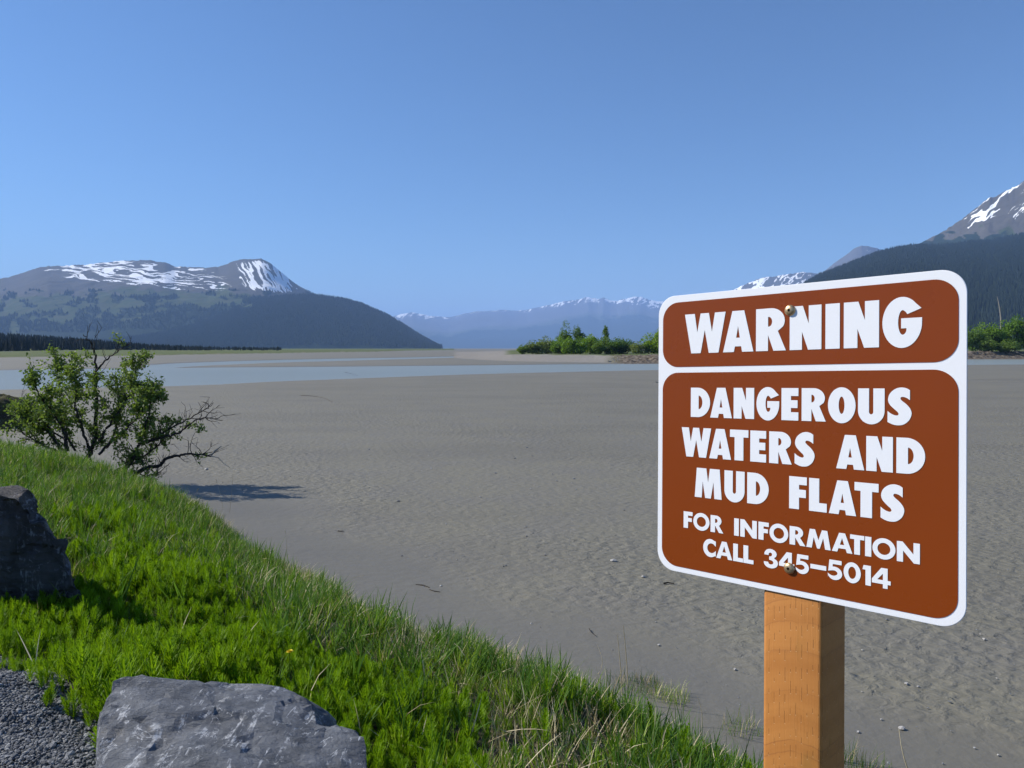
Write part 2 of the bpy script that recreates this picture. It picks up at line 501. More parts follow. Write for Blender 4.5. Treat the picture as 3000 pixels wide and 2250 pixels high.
crest = [(-900, 900), (-500, 862), (-250, 845), (-100, 836), (0, 821), (60, 806), (110, 789), (150, 782), (200, 780), (260, 778), (310, 771), (360, 766), (440, 764), (490, 770),
         (520, 783), (560, 784), (610, 786), (650, 783), (680, 771), (705, 764), (740, 761), (775, 761), (790, 768), (815, 788), (850, 818), (880, 838), (910, 858), (940, 870), (1010, 905), (1120, 960), (1300, 1022)]
mo, X, Y, Z, T, at = mountain('snowy_mountain', crest, 7200, 2600, 2500, M['massif'], 3, 900, 190, 0.15, 0.95, 0.022, f_massif, gully=.8)
P = sample_surface(X, Y, Z, (at['forest'] > .5) * (T <= 1) * (T > .12), 16000, 5)
cones('mountain_forest', 'dark conifer patches on the green slopes of the left mountain', P, RNG.uniform(14, 24, len(P)), RNG.uniform(4, 6.5, len(P)), M['conifer'], 1, 1)

crest = [(-300, 1023), (0, 1018), (200, 1003), (340, 985), (470, 962), (580, 935), (680, 902), (760, 880), (830, 869), (890, 866), (945, 869), (1000, 876), (1060, 892), (1130, 922), (1190, 958), (1230, 985), (1262, 1004), (1292, 1022.5)]
f_for = lambda c, r, T, X, Y, Z: {'forest': np.full_like(c, .8) - .5 * sstep(.63, .70, fbm(c / 40, r / 15, 3, 3)) * sstep(930, 890, r) * sstep(820, 700, c), 'meadow': np.ones_like(c)}
mo, X, Y, Z, T, at = mountain('wooded_spur', crest, 5600, 1500, 1500, M['forest_slope'], 8, 520, 110, 0.07, .85, 0.01, f_for)
P = sample_surface(X, Y, Z, (at['forest'] > .5) * (T <= 1.12) * (T > .02), 52000, 6)
cones('spur_forest', 'dense dark conifer wood covering the spur below the left mountain', P, RNG.uniform(15, 27, len(P)), RNG.uniform(4, 6.5, len(P)), M['conifer'], 2, 1)

# far range across the inlet
def f_far(c, r, T, X, Y, Z):
    ridge = np.interp(c, crest_far[:, 0], crest_far[:, 1])
    d = r - ridge
    st = 1 - np.abs(2 * fbm((c + d * 1.3) / 12, (d - c * .2) / 14, 61, 4, .6) - 1)
    amt = np.interp(c, [1080, 1180, 1260, 1330, 1480, 1560, 1640, 1720, 1800, 1880, 1960, 2400], [.05, .16, .13, -.02, -.02, .06, .12, .15, .08, .32, .26, .2])
    snow = .27 + (st - .74) * 1.25 + amt - np.clip(d - 2, 0, 90) * .0125 * (1 + .5 * vnoise(c / 30, c * 0, 2))
    return {'snow': snow, 'meadow': sstep(20, 60, d) * .7, 'forest': sstep(35, 75, d + (fbm(c / 30, r / 12, 5) - .5) * 40)}
crest_far = np.array([(900, 985), (1000, 970), (1080, 950), (1125, 938), (1160, 925), (1185, 919), (1212, 915), (1235, 920), (1255, 925), (1290, 928), (1315, 930), (1340, 925), (1358, 919), (1380, 916), (1400, 912), (1435, 911),
    (1470, 908), (1505, 911), (1547, 908), (1585, 899), (1615, 893), (1640, 886), (1658, 882), (1680, 881), (1700, 876), (1723, 870), (1740, 875), (1753, 876), (1766, 872), (1787, 882), (1805, 882), (1822, 876), (1840, 874), (1856, 870),
    (1873, 869), (1899, 879), (1925, 883), (1946, 885), (2000, 878), (2100, 884), (2200, 872), (2350, 900), (2500, 930)], float)
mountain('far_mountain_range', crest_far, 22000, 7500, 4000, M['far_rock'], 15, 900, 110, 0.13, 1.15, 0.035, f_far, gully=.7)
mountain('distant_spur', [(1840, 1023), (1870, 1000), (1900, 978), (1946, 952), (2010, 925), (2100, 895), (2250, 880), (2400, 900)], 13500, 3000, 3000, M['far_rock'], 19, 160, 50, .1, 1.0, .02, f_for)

# right: pale peaks, a tall snowy shoulder, and the wooded ridge before it
def f_pale(c, r, T, X, Y, Z):
    st = 1 - np.abs(2 * fbm((c + r * .85) / 15, (r - c * .3) / 26, 71, 4, .55) - 1)
    ridge = np.interp(c, [q[0] for q in crest_pale], [q[1] for q in crest_pale])
    amt = np.interp(c, [2050, 2150, 2200, 2340, 2400, 2500, 2570, 2700], [.0, .14, .16, .13, -.1, -.02, -.02, -.1])
    return {'snow': .13 + (st - .70) * 1.5 + amt - np.clip(r - ridge - 8, 0, 100) * .004, 'meadow': sstep(30, 70, r - ridge) * .6}
crest_pale = [(1980, 960), (2060, 900), (2120, 862), (2170, 838), (2200, 826), (2230, 815), (2260, 812), (2290, 806), (2320, 802), (2345, 799), (2365, 801), (2392, 803), (2410, 796), (2450, 764), (2470, 748), (2490, 734), (2507, 726), (2522, 722), (2535, 724), (2552, 728), (2580, 737), (2640, 752), (2760, 780), (2900, 830)]
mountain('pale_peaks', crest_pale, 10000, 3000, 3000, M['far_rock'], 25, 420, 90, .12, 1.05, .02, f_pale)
def f_right(c, r, T, X, Y, Z):
    ridge = np.interp(c, [q[0] for q in crest_r], [q[1] for q in crest_r])
    d = r - ridge
    w = (fbm(c / 30, r / 30, 3, 4) - .5)
    st = 1 - np.abs(2 * fbm((c + r * 1.05) / 19 + w * 1.3, (r - c * .4) / 70, 83, 3, .5) - 1)
    snow = .13 + (st - .70) * 1.35 + np.interp(r, [520, 560, 640, 672, 690], [.06, .08, .03, -.22, -.6]) + .27 * np.exp(-((c - 2885 + (r - 620) * .75) / 24) ** 2) - .1 * np.exp(-((c - 2940 + (r - 620) * .75) / 20) ** 2)
    md = sstep(660, 730, r + (fbm(c / 40, r / 30, 91, 4) - .5) * 110)
    fo = sstep(655, 735, r + (fbm(c / 32, r / 17, 95, 4) - .5) * 120)
    return {'snow': snow, 'meadow': md, 'forest': fo}
crest_r = [(2560, 790), (2620, 752), (2665, 725), (2700, 708), (2740, 688), (2790, 657), (2830, 628), (2865, 598), (2880, 587), (2895, 583), (2930, 565), (2960, 550), (3000, 526), (3060, 492), (3150, 450), (3300, 410), (3500, 430), (3700, 480)]
mountain('right_snow_mountain', crest_r, 4800, 1500, 2000, M['massif'], 33, 420, 170, .10, 1.0, .02, f_right, gully=.9)
crest_w = [(2080, 1022), (2180, 960), (2280, 880), (2390, 814), (2440, 794), (2500, 771), (2560, 748), (2620, 733), (2670, 726), (2720, 727), (2770, 726), (2830, 716), (2900, 712), (2950, 700), (3000, 690), (3100, 670), (3300, 640), (3600, 640)]
f_w = lambda c, r, T, X, Y, Z: {'forest': np.full_like(c, .8) - .5 * sstep(.68, .74, fbm(c / 17, r / 9, 13, 3)), 'meadow': np.ones_like(c)}
mo, X, Y, Z, T, at = mountain('wooded_ridge', crest_w, 3700, 2200, 900, M['forest_slope'], 36, 420, 120, .05, .9, .008, f_w)
P = sample_surface(X, Y, Z, (at['forest'] > .5) * (T <= 1.1) * (T > .02), 52000, 9)
cones('ridge_forest', 'dark conifer wood covering the ridge behind the right side of the sign', P, RNG.uniform(14, 25, len(P)), RNG.uniform(3.2, 5.2, len(P)), M['conifer'], 3, 1)

# ------------------------------------------------------------------ far left shore: grass land, spruce wood, power poles
def mat_far_grass():
    t = NT('far_grass')
    g = t.coord('Object')
    n = t.noise(t.mapping(g, (.03, .10, 1)), 1.0, 5, .6)
    n2 = t.noise(g, .6, 3, .6)
    col = t.mix(t.smooth(n, .35, .65), (0.085, 0.115, 0.035), (0.15, 0.15, 0.07))
    col = t.mix(t.math('MULTIPLY', n2, .5), col, (0.06, 0.09, 0.03))
    rim = t.attr('muddy')
    col = t.mix(rim, col, t.mix(n2, (0.20, 0.185, 0.16), (0.27, 0.25, 0.22)))
    dk = t.attr('clods')
    cl = t.mix(t.smooth(t.noise(g, 1.1, 5, .7), .35, .65), (0.06, 0.047, 0.035), (0.19, 0.16, 0.125))
    col = t.mix(dk, col, cl)
    return t.set(col, 0.9, t.bump(n2, .3), .1)
M['far_grass'] = mat_far_grass()

FS_COL = [-700, 0, 150, 300, 480, 600, 720, 900, 1100, 1320]
FS_D = row_depth([1052, 1049, 1046.5, 1045, 1042, 1040, 1038, 1034.5, 1031, 1026])
def far_shore_z(X, Y):
    col = CX + F * X / np.maximum(Y, 1)
    d = Y - np.interp(col, FS_COL, FS_D) + (fbm(X * .03, Y * .03, 2, 4) - .5) * 40
    z = 0.75 * sstep(-6, 10, d) + .5 * sstep(20, 300, d) - .35 * sstep(-4, -25, d)
    return z + (fbm(X * .12, Y * .12, 4, 3) - .5) * .5 * sstep(0, 10, d), d
def build_far_shore():
    cols = np.linspace(-900, 1330, 420)
    dd = np.geomspace(200, 3600, 150)
    D, CO = np.meshgrid(dd, cols, indexing='ij')
    X, Y = D * (CO - CX) / F, D
    Z, d = far_shore_z(X, Y)
    hill = 20 * sstep(520, 1500, Y) * sstep(560, -100, CO)
    Z = Z + hill
    me = mesh_np('far_shore', np.stack([X, Y, Z], -1).reshape(-1, 3), grid_faces(len(dd), len(cols)), M['far_grass'], True,
                 {'muddy': sstep(4, -3, d), 'clods': np.zeros_like(d)})
    tag(link('far_shore', me), kind='structure')
    mask = (Y > 470 + 260 * sstep(-200, 500, CO)) * (CO < 620 + 200 * (hash01(CO.astype(int), D.astype(int), 4) > .6)) * (Y < 2000)
    P = sample_surface(X, Y, Z, mask * np.clip(900 / Y, 0, 1) ** 1.2, 9000, 3)
    col = CX + F * P[:, 0] / P[:, 1]
    h = RNG.uniform(7, 15, len(P)) * np.interp(col, [-600, 0, 250, 420, 640, 900], [1.0, 1.0, .85, .6, .38, .3]) * np.interp(P[:, 1], [450, 900, 2000], [.75, 1., 1.1])
    cones('shore_forest', 'near-black spruce wood along the far left shore', P, h, h * .16 + .5, M['conifer'], 8, 2)
build_far_shore()

# ------------------------------------------------------------------ bushy bank across the river (right of centre)
RB_COL = [1330, 1400, 1500, 1600, 1740, 1800, 1930, 2300, 2600, 2850, 3000, 3500]
RB_FOOT = [265, 225, 200, 188, 182, 178, 180, 205, 235, 250, 254, 262]
RB_RUN = [60, 60, 56, 54, 48, 26, 10, 9, 9, 9, 9, 9]
RB_TOP = [0.0, .25, 1.45, 1.55, 1.5, 1.45, 1.75, 2.0, 2.2, 2.3, 2.3, 2.3]
def right_bank_z(X, Y):
    col = CX + F * X / np.maximum(Y, 1)
    foot = np.interp(col, RB_COL, RB_FOOT) + (fbm(X * .08, Y * .08, 6, 4) - .5) * 8
    run = np.interp(col, RB_COL, RB_RUN); top = np.interp(col, RB_COL, RB_TOP)
    d = Y - foot
    t = np.clip(d / run, 0, 1)
    steep = sstep(1760, 1830, col)
    prof = t * (1 - steep) + steep * np.clip(.42 * sstep(0, .35, t) + .58 * sstep(.45, .9, t), 0, 1)
    z = top * prof - .6 * sstep(0, -8, d)
    rough = (fbm(X * .7, Y * .7, 9, 4) - .5) * 1.1 * steep * (t > 0) * sstep(1.6, .8, d / run) + (fbm(X * .25, Y * .25, 12, 3) - .5) * .35 * sstep(0, 1, t)
    end = sstep(130, 105, d) * .0
    return z + rough + end, d / run, steep, col
def build_right_bank():
    cols = np.linspace(1330, 3500, 820)
    dd = np.concatenate([np.linspace(165, 270, 170), np.linspace(272, 700, 40)])
    D, CO = np.meshgrid(dd, cols, indexing='ij')
    X, Y = D * (CO - CX) / F, D
    Z, q, steep, col = right_bank_z(X, Y)
    j = (fbm(X * .2, Y * .2, 3, 3) - .5) * .3
    muddy = np.maximum(sstep(1.02, .86, q + j) * (1 - steep), sstep(1500, 1470, col))
    clods = sstep(1.25, .95, q + j) * steep
    me = mesh_np('river_bank', np.stack([X, Y, Z], -1).reshape(-1, 3), grid_faces(len(dd), len(cols)), M['far_grass'], True,
                 {'muddy': muddy, 'clods': clods})
    tag(link('river_bank', me), kind='structure')
build_right_bank()

# ------------------------------------------------------------------ near bank
GRAVEL_POLY = np.array([(-900, 1880), (-300, 1905), (0, 1926), (70, 1945), (140, 1966), (190, 1990), (235, 2040), (290, 2130), (330, 2250), (900, 2900), (-3000, 6000)], float)
def in_poly(x, y, poly):
    inside = np.zeros(np.shape(x), bool)
    n = len(poly)
    for i in range(n):
        x1, y1 = poly[i]; x2, y2 = poly[(i + 1) % n]
        c = ((y1 > y) != (y2 > y)) & (x < (x2 - x1) * (y - y1) / (y2 - y1 + 1e-12) + x1)
        inside ^= c
    return inside

def bank_z(x, y):
    x = np.asarray(x, float); y = np.asarray(y, float)
    s = shore_s(x, y) + (fbm(x * .8, y * .8, 40, 3) - .5) * .95
    far = sstep(13, 19, y)
    k = 2.1 - .4 * far
    z = 1.82 * (1 - .26 * far) * (1 - np.exp(-np.maximum(s, 0) / k)) + .07 * sstep(0, .12, s)
    z = np.where(s < 0, s * .35, z)
    z = z + .10 * sstep(3, 6, s)
    lump = (fbm(x * .8, y * .8, 50, 4) - .5) * .28 * sstep(.0, 1.0, s) * sstep(7.0, 4.6, s)
    return z + lump + (fbm(x * 5, y * 5, 60, 2) - .5) * .03, s

def build_bank():
    xs = np.concatenate([np.linspace(-70, -22, 30, endpoint=False), np.arange(-22, 7, .11), np.linspace(7.2, 60, 40)])
    ys = np.concatenate([np.linspace(-55, -3, 36, endpoint=False), np.arange(-3, 23.5, .11), np.linspace(23.6, 26, 6)])
    Xg, Yg = np.meshgrid(xs, ys)
    Zg, s = bank_z(Xg, Yg)
    pc, pr, zc = project(Xg, Yg, Zg)
    grav = in_poly(pc, pr, GRAVEL_POLY) & (zc > .3)
    grav = np.where((zc <= .9) & (s > 4.6), True, grav) | (s > 7.5)
    muddy = sstep(.25, -.05, s)
    Zg = np.where(s < -1.5, -2.0, Zg)
    me = mesh_np('bank_ground', np.stack([Xg, Yg, Zg], -1).reshape(-1, 3), grid_faces(len(ys), len(xs)), M['ground'], True,
                 {'gravel': grav.astype(float), 'muddy': muddy})
    tag(link('bank_ground', me), kind='structure')
build_bank()

def bank_hit(px, py):
    """where the line of sight through a photograph pixel meets the near bank or the flat"""
    d = ray(px, py)
    ts = np.geomspace(1.0, 80, 2400)
    x, y, z = d[0] * ts, d[1] * ts, EYE + d[2] * ts
    g, s = bank_z(x, y)
    g = np.maximum(g, 0.0)
    k = np.argmax(z < g)
    return np.array([x[k], y[k], g[k]])

# ------------------------------------------------------------------ haze: the sea air between here and the mountains
def build_haze():
    me = bpy.data.meshes.new('haze')
    bm = bmesh.new()
    bmesh.ops.create_cube(bm, size=1.0)
    bm.to_mesh(me); bm.free()
    o = link('haze', me)
    o.location = (0, 4000, 845); o.scale = (110000, 110000, 1750)
    t = NT('haze_air')
    t.n.remove(t.b)
    v = t.new('ShaderNodeVolumePrincipled')
    v.inputs['Color'].default_value = (0.37, 0.585, 1.0, 1)
    v.inputs['Density'].default_value = 5.8e-5
    v.inputs['Density Attribute'].default_value = ''
    v.inputs['Anisotropy'].default_value = 0.0
    t.l.new(v.outputs[0], t.out.inputs['Volume'])
    me.materials.append(t.m)
    tag(o, 'thin blue sea haze filling the air towards the mountains', 'haze', kind='stuff')
build_haze()

# ------------------------------------------------------------------ warning sign on its post
SIGN_W = 0.457
def arc(cx, cy, rx, ry, a0, a1, n=14):
    return [(cx + rx * math.cos(R(a0 + (a1 - a0) * i / n)), cy + ry * math.sin(R(a0 + (a1 - a0) * i / n))) for i in range(n + 1)]
def spline(pts, n=5):
    out = []
    for i in range(len(pts) - 1):
        p0 = pts[max(i - 1, 0)]; p1 = pts[i]; p2 = pts[i + 1]; p3 = pts[min(i + 2, len(pts) - 1)]
        for k in range(n):
            t = k / n
            out.append(tuple(0.5 * (2 * p1[c] + (p2[c] - p0[c]) * t + (2 * p0[c] - 5 * p1[c] + 4 * p2[c] - p3[c]) * t * t + (3 * p1[c] - p0[c] - 3 * p2[c] + p3[c]) * t ** 3) for c in (0, 1)))
    out.append(pts[-1])
    return out
def rrect(x0, y0, x1, y1, r, n=10):
    return arc(x1 - r, y1 - r, r, r, 0, 90, n) + arc(x0 + r, y1 - r, r, r, 90, 180, n) + arc(x0 + r, y0 + r, r, r, 180, 270, n) + arc(x1 - r, y0 + r, r, r, 270, 360, n)

def glyph(ch, heavy):
    """outline(s) of a capital in a unit box: the first is the body, the others are its counters"""
    if heavy:
        if ch == 'W': return [[(0, 1), (.25, 1), (.315, .53), (.395, 1), (.60, 1), (.675, .53), (.745, 1), (1, 1), (.835, 0), (.60, 0), (.50, .58), (.40, 0), (.165, 0)]]
        if ch == 'A': return [[(0, 0), (.31, 1), (.70, 1), (1, 0), (.635, 0), (.605, .135), (.40, .135), (.365, 0)], [(.50, .625), (.44, .345), (.56, .345)]]
        if ch == 'R': return [[(0, 0), (0, 1), (.50, 1)] + arc(.50, .70, .46, .30, 88, -28, 16) + [(.735, .46), (1, 0), (.59, 0), (.41, .37), (.41, 0)], [(.41, .80)] + arc(.43, .685, .115, .115, 90, -90, 10) + [(.41, .57)]]
        if ch == 'N': return [[(0, 0), (0, 1), (.42, 1), (.605, .595), (.605, 1), (1, 1), (1, 0), (.585, 0), (.395, .41), (.395, 0)]]
        if ch == 'I': return [[(0, 0), (0, 1), (1, 1), (1, 0)]]
        if ch == 'G': return [[(.985, .775)] + arc(.5, .5, .5, .53, 46, 352, 40) + [(1, .585), (.48, .585), (.48, .375), (.615, .375)] + arc(.52, .36, .095, .115, 0, -90, 6) + arc(.52, .5, .115, .255, 270, 90, 20) + [(.56, .74), (.60, .71), (.635, .665)]]
        if ch == 'D': return [[(0, 0), (0, 1), (.36, 1)] + arc(.36, .5, .64, .5, 90, -90, 24) + [(.36, 0)], [(.41, .73)] + arc(.41, .5, .195, .23, 85, -85, 14) + [(.41, .27)]]
        if ch == 'E': return [[(0, 0), (0, 1), (1, 1), (1, .755), (.565, .755), (.565, .625), (.95, .625), (.95, .385), (.565, .385), (.565, .255), (1, .255), (1, 0)]]
        if ch == 'F': return [[(0, 0), (0, 1), (1, 1), (1, .755), (.565, .755), (.565, .61), (.95, .61), (.95, .365), (.565, .365), (.565, 0)]]
        if ch == 'L': return [[(0, 0), (0, 1), (.575, 1), (.575, .265), (1, .265), (1, 0)]]
        if ch == 'T': return [[(.255, 0), (.255, .755), (0, .755), (0, 1), (1, 1), (1, .755), (.735, .755), (.735, 0)]]
        if ch == 'O': return [arc(.5, .5, .5, .53, 0, 360, 44)[:-1], arc(.5, .5, .105, .255, 0, 360, 26)[:-1]]
        if ch == 'U': return [[(0, 1), (0, .36)] + arc(.5, .36, .5, .39, 180, 360, 26) + [(1, 1), (.58, 1), (.58, .33)] + arc(.5, .33, .08, .075, 0, -180, 10) + [(.42, 1)]]
        if ch == 'M': return [[(0, 0), (.075, 1), (.435, 1), (.50, .535), (.565, 1), (.925, 1), (1, 0), (.735, 0), (.70, .555), (.605, 0), (.395, 0), (.30, .555), (.265, 0)]]
        if ch == 'S': return [spline([(.935, .955), (.78, 1.01), (.56, 1.03), (.32, .985), (.10, .86), (.02, .69), (.09, .55), (.27, .43), (.42, .345), (.465, .285), (.41, .245), (.28, .255), (.13, .30), (0, .365)]) +
                              spline([(0, .055), (.20, -.005), (.42, -.03), (.68, 0), (.90, .12), (1, .29), (.955, .43), (.80, .555), (.62, .65), (.545, .71), (.575, .76), (.68, .765), (.81, .735), (.935, .68)])]
    else:
        if ch == 'F': return [[(0, 0), (0, 1), (1, 1), (1, .765), (.5, .765), (.5, .63), (.92, .63), (.92, .40), (.5, .40), (.5, 0)]]
        if ch == 'O': return [arc(.5, .5, .5, .53, 0, 360, 40)[:-1], arc(.5, .5, .28, .30, 0, 360, 30)[:-1]]
        if ch == 'C': return [[(.98, .93)] + arc(.56, .5, .56, .53, 58, 302, 28) + [(.98, .07), (.98, .38)] + arc(.64, .5, .32, .285, 305, 55, 20) + [(.98, .62)]]
        if ch == 'R': return [[(0, 0), (0, 1), (.44, 1)] + arc(.44, .69, .41, .31, 90, -35, 16) + [(.66, .42), (1, 0), (.66, 0), (.355, .40), (.355, 0)], [(.355, .81)] + arc(.41, .69, .135, .12, 90, -90, 10) + [(.355, .57)]]
        if ch == 'I': return [[(0, 0), (0, 1), (1, 1), (1, 0)]]
        if ch == 'N': return [[(0, 0), (0, 1), (.255, 1), (.725, .44), (.725, 1), (1, 1), (1, 0), (.745, 0), (.275, .56), (.275, 0)]]
        if ch == 'M': return [[(0, 0), (.14, 1), (.36, 1), (.50, .45), (.64, 1), (.86, 1), (1, 0), (.775, 0), (.695, .58), (.555, 0), (.445, 0), (.305, .58), (.225, 0)]]
        if ch == 'A': return [[(0, 0), (.355, 1), (.645, 1), (1, 0), (.735, 0), (.675, .19), (.325, .19), (.265, 0)], [(.50, .735), (.395, .385), (.605, .385)]]
        if ch == 'T': return [[(.295, 0), (.295, .775), (0, .775), (0, 1), (1, 1), (1, .775), (.705, .775), (.705, 0)]]
        if ch == 'L': return [[(0, 0), (0, 1), (.48, 1), (.48, .225), (1, .225), (1, 0)]]
        if ch == '0': return [arc(.5, .5, .5, .53, 0, 360, 40)[:-1], arc(.5, .5, .225, .31, 0, 360, 28)[:-1]]
        if ch == '1': return [[(.36, 0), (.36, .775), (0, .775), (.13, 1), (1, 1), (1, 0)]]
        if ch == '4': return [[(.59, 0), (.59, .20), (0, .20), (0, .40), (.50, 1), (.84, 1), (.84, .40), (1, .40), (1, .20), (.84, .20), (.84, 0)], [(.59, .72), (.29, .40), (.59, .40)]]
        if ch == '5': return [[(.12, 1), (.96, 1), (.96, .785), (.36, .785), (.34, .665)] + arc(.47, .315, .53, .345, 100, -90, 22) + arc(.47, .315, .47, .345, 270, 205, 8) + [(.05, .07), (0, .29)] + spline([(.12, .235), (.30, .185), (.50, .195), (.66, .28), (.66, .38), (.50, .455), (.28, .445), (.04, .40)])]
        if ch == '3': return [spline([(.04, .68), (.06, .82), (.22, .97), (.46, 1.03), (.74, .98), (.90, .83), (.87, .66), (.74, .545), (.92, .44), (1, .29), (.92, .11), (.72, 0), (.46, -.03), (.20, .02), (.03, .15), (0, .30)]) + [(.31, .30)] + spline([(.36, .21), (.48, .175), (.62, .21), (.68, .29), (.60, .39), (.38, .425)]) + [(.38, .60)] + spline([(.52, .63), (.585, .71), (.54, .81), (.45, .825), (.36, .78), (.345, .68)])]
        if ch == '-': return [[(0, .36), (0, .60), (1, .60), (1, .36)]]
    raise KeyError(ch)

LINES = [
 (True, .0718, .2119, [('W', .1125, .2727), ('A', .2635, .375), ('R', .3841, .4872), ('N', .4996, .6016), ('I', .614, .6578), ('N', .6698, .7719), ('G', .7811, .888)]),
 (True, .334, .4381, [('D', .1383, .2149), ('A', .2155, .2982), ('N', .3042, .3788), ('G', .3868, .4657), ('E', .4732, .5292), ('R', .5397, .6162), ('O', .6227, .7055), ('U', .7126, .7881), ('S', .7962, .861)]),
 (True, .4763, .5802, [('W', .1017, .2195), ('A', .2125, .2958), ('T', .2912, .3588), ('E', .3656, .4215), ('R', .4319, .5084), ('S', .5174, .5816), ('A', .6485, .7314), ('N', .7368, .8114), ('D', .8208, .897)]),
 (True, .6171, .7208, [('M', .1559, .261), ('U', .2712, .3459), ('D', .3553, .4311), ('F', .5001, .5575), ('L', .5647, .6203), ('A', .6266, .7082), ('T', .7032, .7722), ('S', .7778, .8424)]),
 (False, .7773, .836, [('F', .1113, .1477), ('O', .1507, .2149), ('R', .219, .2681), ('I', .3083, .3256), ('N', .3308, .3903), ('F', .3959, .4319), ('O', .4343, .4978), ('R', .5021, .5541), ('M', .5568, .6329), ('A', .6363, .6979), ('T', .6908, .7322), ('I', .7345, .7523), ('O', .7554, .8193), ('N', .8229, .8841)]),
 (False, .8635, .9228, [('C', .1906, .2409), ('A', .2413, .3021), ('L', .3052, .3414), ('L', .3427, .379), ('3', .4152, .4636), ('4', .4673, .5181), ('5', .5223, .5652), ('-', .5698, .6194), ('5', .6238, .6677), ('0', .672, .7224), ('1', .7272, .7514), ('4', .7541, .8065)]),
]

def flat_mesh(name, loops, y, mat):
    polys = [[Vector((p[0], p[1], 0)) for p in lp] for lp in loops]
    tris = tessellate_polygon(polys)
    V = [(p.x, y, p.y) for lp in polys for p in lp]
    F_ = []
    for a, b, c in tris:
        ax, ay = V[a][0], V[a][2]; bx, by = V[b][0], V[b][2]; cx, cy = V[c][0], V[c][2]
        F_.append((a, b, c) if (bx - ax) * (cy - ay) - (by - ay) * (cx - ax) > 0 else (a, c, b))
    return mesh_np(name, V, F_, mat)

def mat_sign_brown():
    t = NT('brown_sheeting')
    g = t.coord('Object')
    n = t.noise(g, 900, 2, .5)
    n2 = t.noise(g, 9, 4, .6)
    col = t.mix(n2, (0.225, 0.043, 0.0035), (0.245, 0.048, 0.0050))
    sc = t.noise(t.mapping(g, (9, 9, 70), (0, R(25), 0)), 1.0, 4, .7)
    col = t.mix(t.math('MULTIPLY', t.smooth(sc, .70, .76), .25), col, (0.36, 0.15, 0.09))
    return t.set(col, t.math('ADD', .24, t.math('MULTIPLY', n2, .08)), t.bump(n, 0.00008), .26)
def mat_sign_white():
    t = NT('white_sheeting')
    g = t.coord('Object')
    n = t.noise(g, 700, 2, .5)
    return t.set(t.mix(n, (0.84, 0.845, 0.84), (0.89, 0.895, 0.89)), .38, t.bump(n, 0.00008), .4)
def mat_post():
    t = NT('treated_timber')
    g = t.coord('Object')
    s = t.new('ShaderNodeSeparateXYZ'); t.l.new(g, s.inputs[0])
    x, y, z = s.outputs
    # cathedral grain: growth rings arching across the face
    xo = t.math('SUBTRACT', x, 0.022)
    arch = t.math('SUBTRACT', z, t.math('MULTIPLY', t.math('MULTIPLY', xo, xo), -6.0))
    wob = t.noise(t.mapping(g, (30, 30, 6)), 1.0, 3, .5)
    ringc = t.math('ADD', arch, t.math('MULTIPLY', wob, 0.014))
    cmb = t.new('ShaderNodeCombineXYZ'); t.l.new(ringc, cmb.inputs[2])
    r1 = t.noise(cmb.outputs[0], 26, 3, .6)
    r2 = t.noise(cmb.outputs[0], 120, 2, .6)
    fib = t.noise(t.mapping(g, (400, 400, 14)), 1.0, 3, .6)
    col = t.mix(t.smooth(r1, .35, .68), (0.49, 0.20, 0.042), (0.41, 0.155, 0.028))
    col = t.mix(t.math('MULTIPLY', t.math('MULTIPLY', t.smooth(r2, .56, .70), t.smooth(t.noise(t.mapping(g, (20, 20, 5)), 1.0, 3, .6), .25, .55)), .7), col, (0.25, 0.085, 0.02))
    col = t.mix(t.math('MULTIPLY', fib, .3), col, (0.52, 0.225, 0.07))
    st = t.noise(t.mapping(g, (14, 14, 7)), 1.0, 4, .6)
    col = t.mix(t.math('MULTIPLY', t.smooth(st, .55, .75), .5), col, (0.30, 0.15, 0.03))
    # rows of treatment incisions
    jx = t.math('MULTIPLY', t.math('SUBTRACT', t.noise(t.mapping(g, (1, 1, 9)), 1.0, 2, .5), .5), .006)
    u = t.math('MULTIPLY', t.math('ADD', t.math('ADD', x, y), jx), 1 / 0.0083)
    ci = t.math('FLOOR', u)
    cf = t.math('ABSOLUTE', t.math('SUBTRACT', t.math('FRACT', u), .5))
    wn_ = t.new('ShaderNodeTexWhiteNoise', noise_dimensions='1D'); t.l.new(ci, wn_.inputs['W'])
    v = t.math('ADD', t.math('MULTIPLY', z, 1 / 0.031), t.math('MULTIPLY', wn_.outputs[0], 37.0))
    vf = t.math('FRACT', v)
    wn2 = t.new('ShaderNodeTexWhiteNoise', noise_dimensions='2D')
    cm2 = t.new('ShaderNodeCombineXYZ'); t.l.new(ci, cm2.inputs[0]); t.l.new(t.math('FLOOR', v), cm2.inputs[1]); t.l.new(cm2.outputs[0], wn2.inputs['Vector'])
    ln = t.math('ADD', t.math('MULTIPLY', wn2.outputs[0], .65), .02)
    slit = t.math('MULTIPLY', t.math('LESS_THAN', cf, 0.028), t.math('LESS_THAN', vf, ln))
    dot = t.math('MULTIPLY', t.math('LESS_THAN', cf, 0.10), t.math('GREATER_THAN', vf, .968))
    col = t.mix(t.math('MULTIPLY', slit, .48), col, (0.05, 0.022, 0.008))
    col = t.mix(t.math('MULTIPLY', dot, .4), col, (0.72, 0.48, 0.24))
    nrm = t.bump(t.math('SUBTRACT', t.math('MULTIPLY', fib, .3), slit), 0.0012)
    return t.set(col, .62, nrm, .3)
def mat_screw():
    t = NT('yellow_zinc')
    n = t.noise(t.coord('Object'), 160, 3, .6)
    return t.set(t.mix(n, (0.50, 0.34, 0.17), (0.64, 0.47, 0.27)), t.math('ADD', .28, t.math('MULTIPLY', n, .2)), metal=.85)
M['brown'] = mat_sign_brown(); M['white'] = mat_sign_white(); M['post'] = mat_post(); M['screw'] = mat_screw()
M['dark_metal'] = NT('screw_socket').set((0.03, 0.022, 0.012), .5, metal=.6)

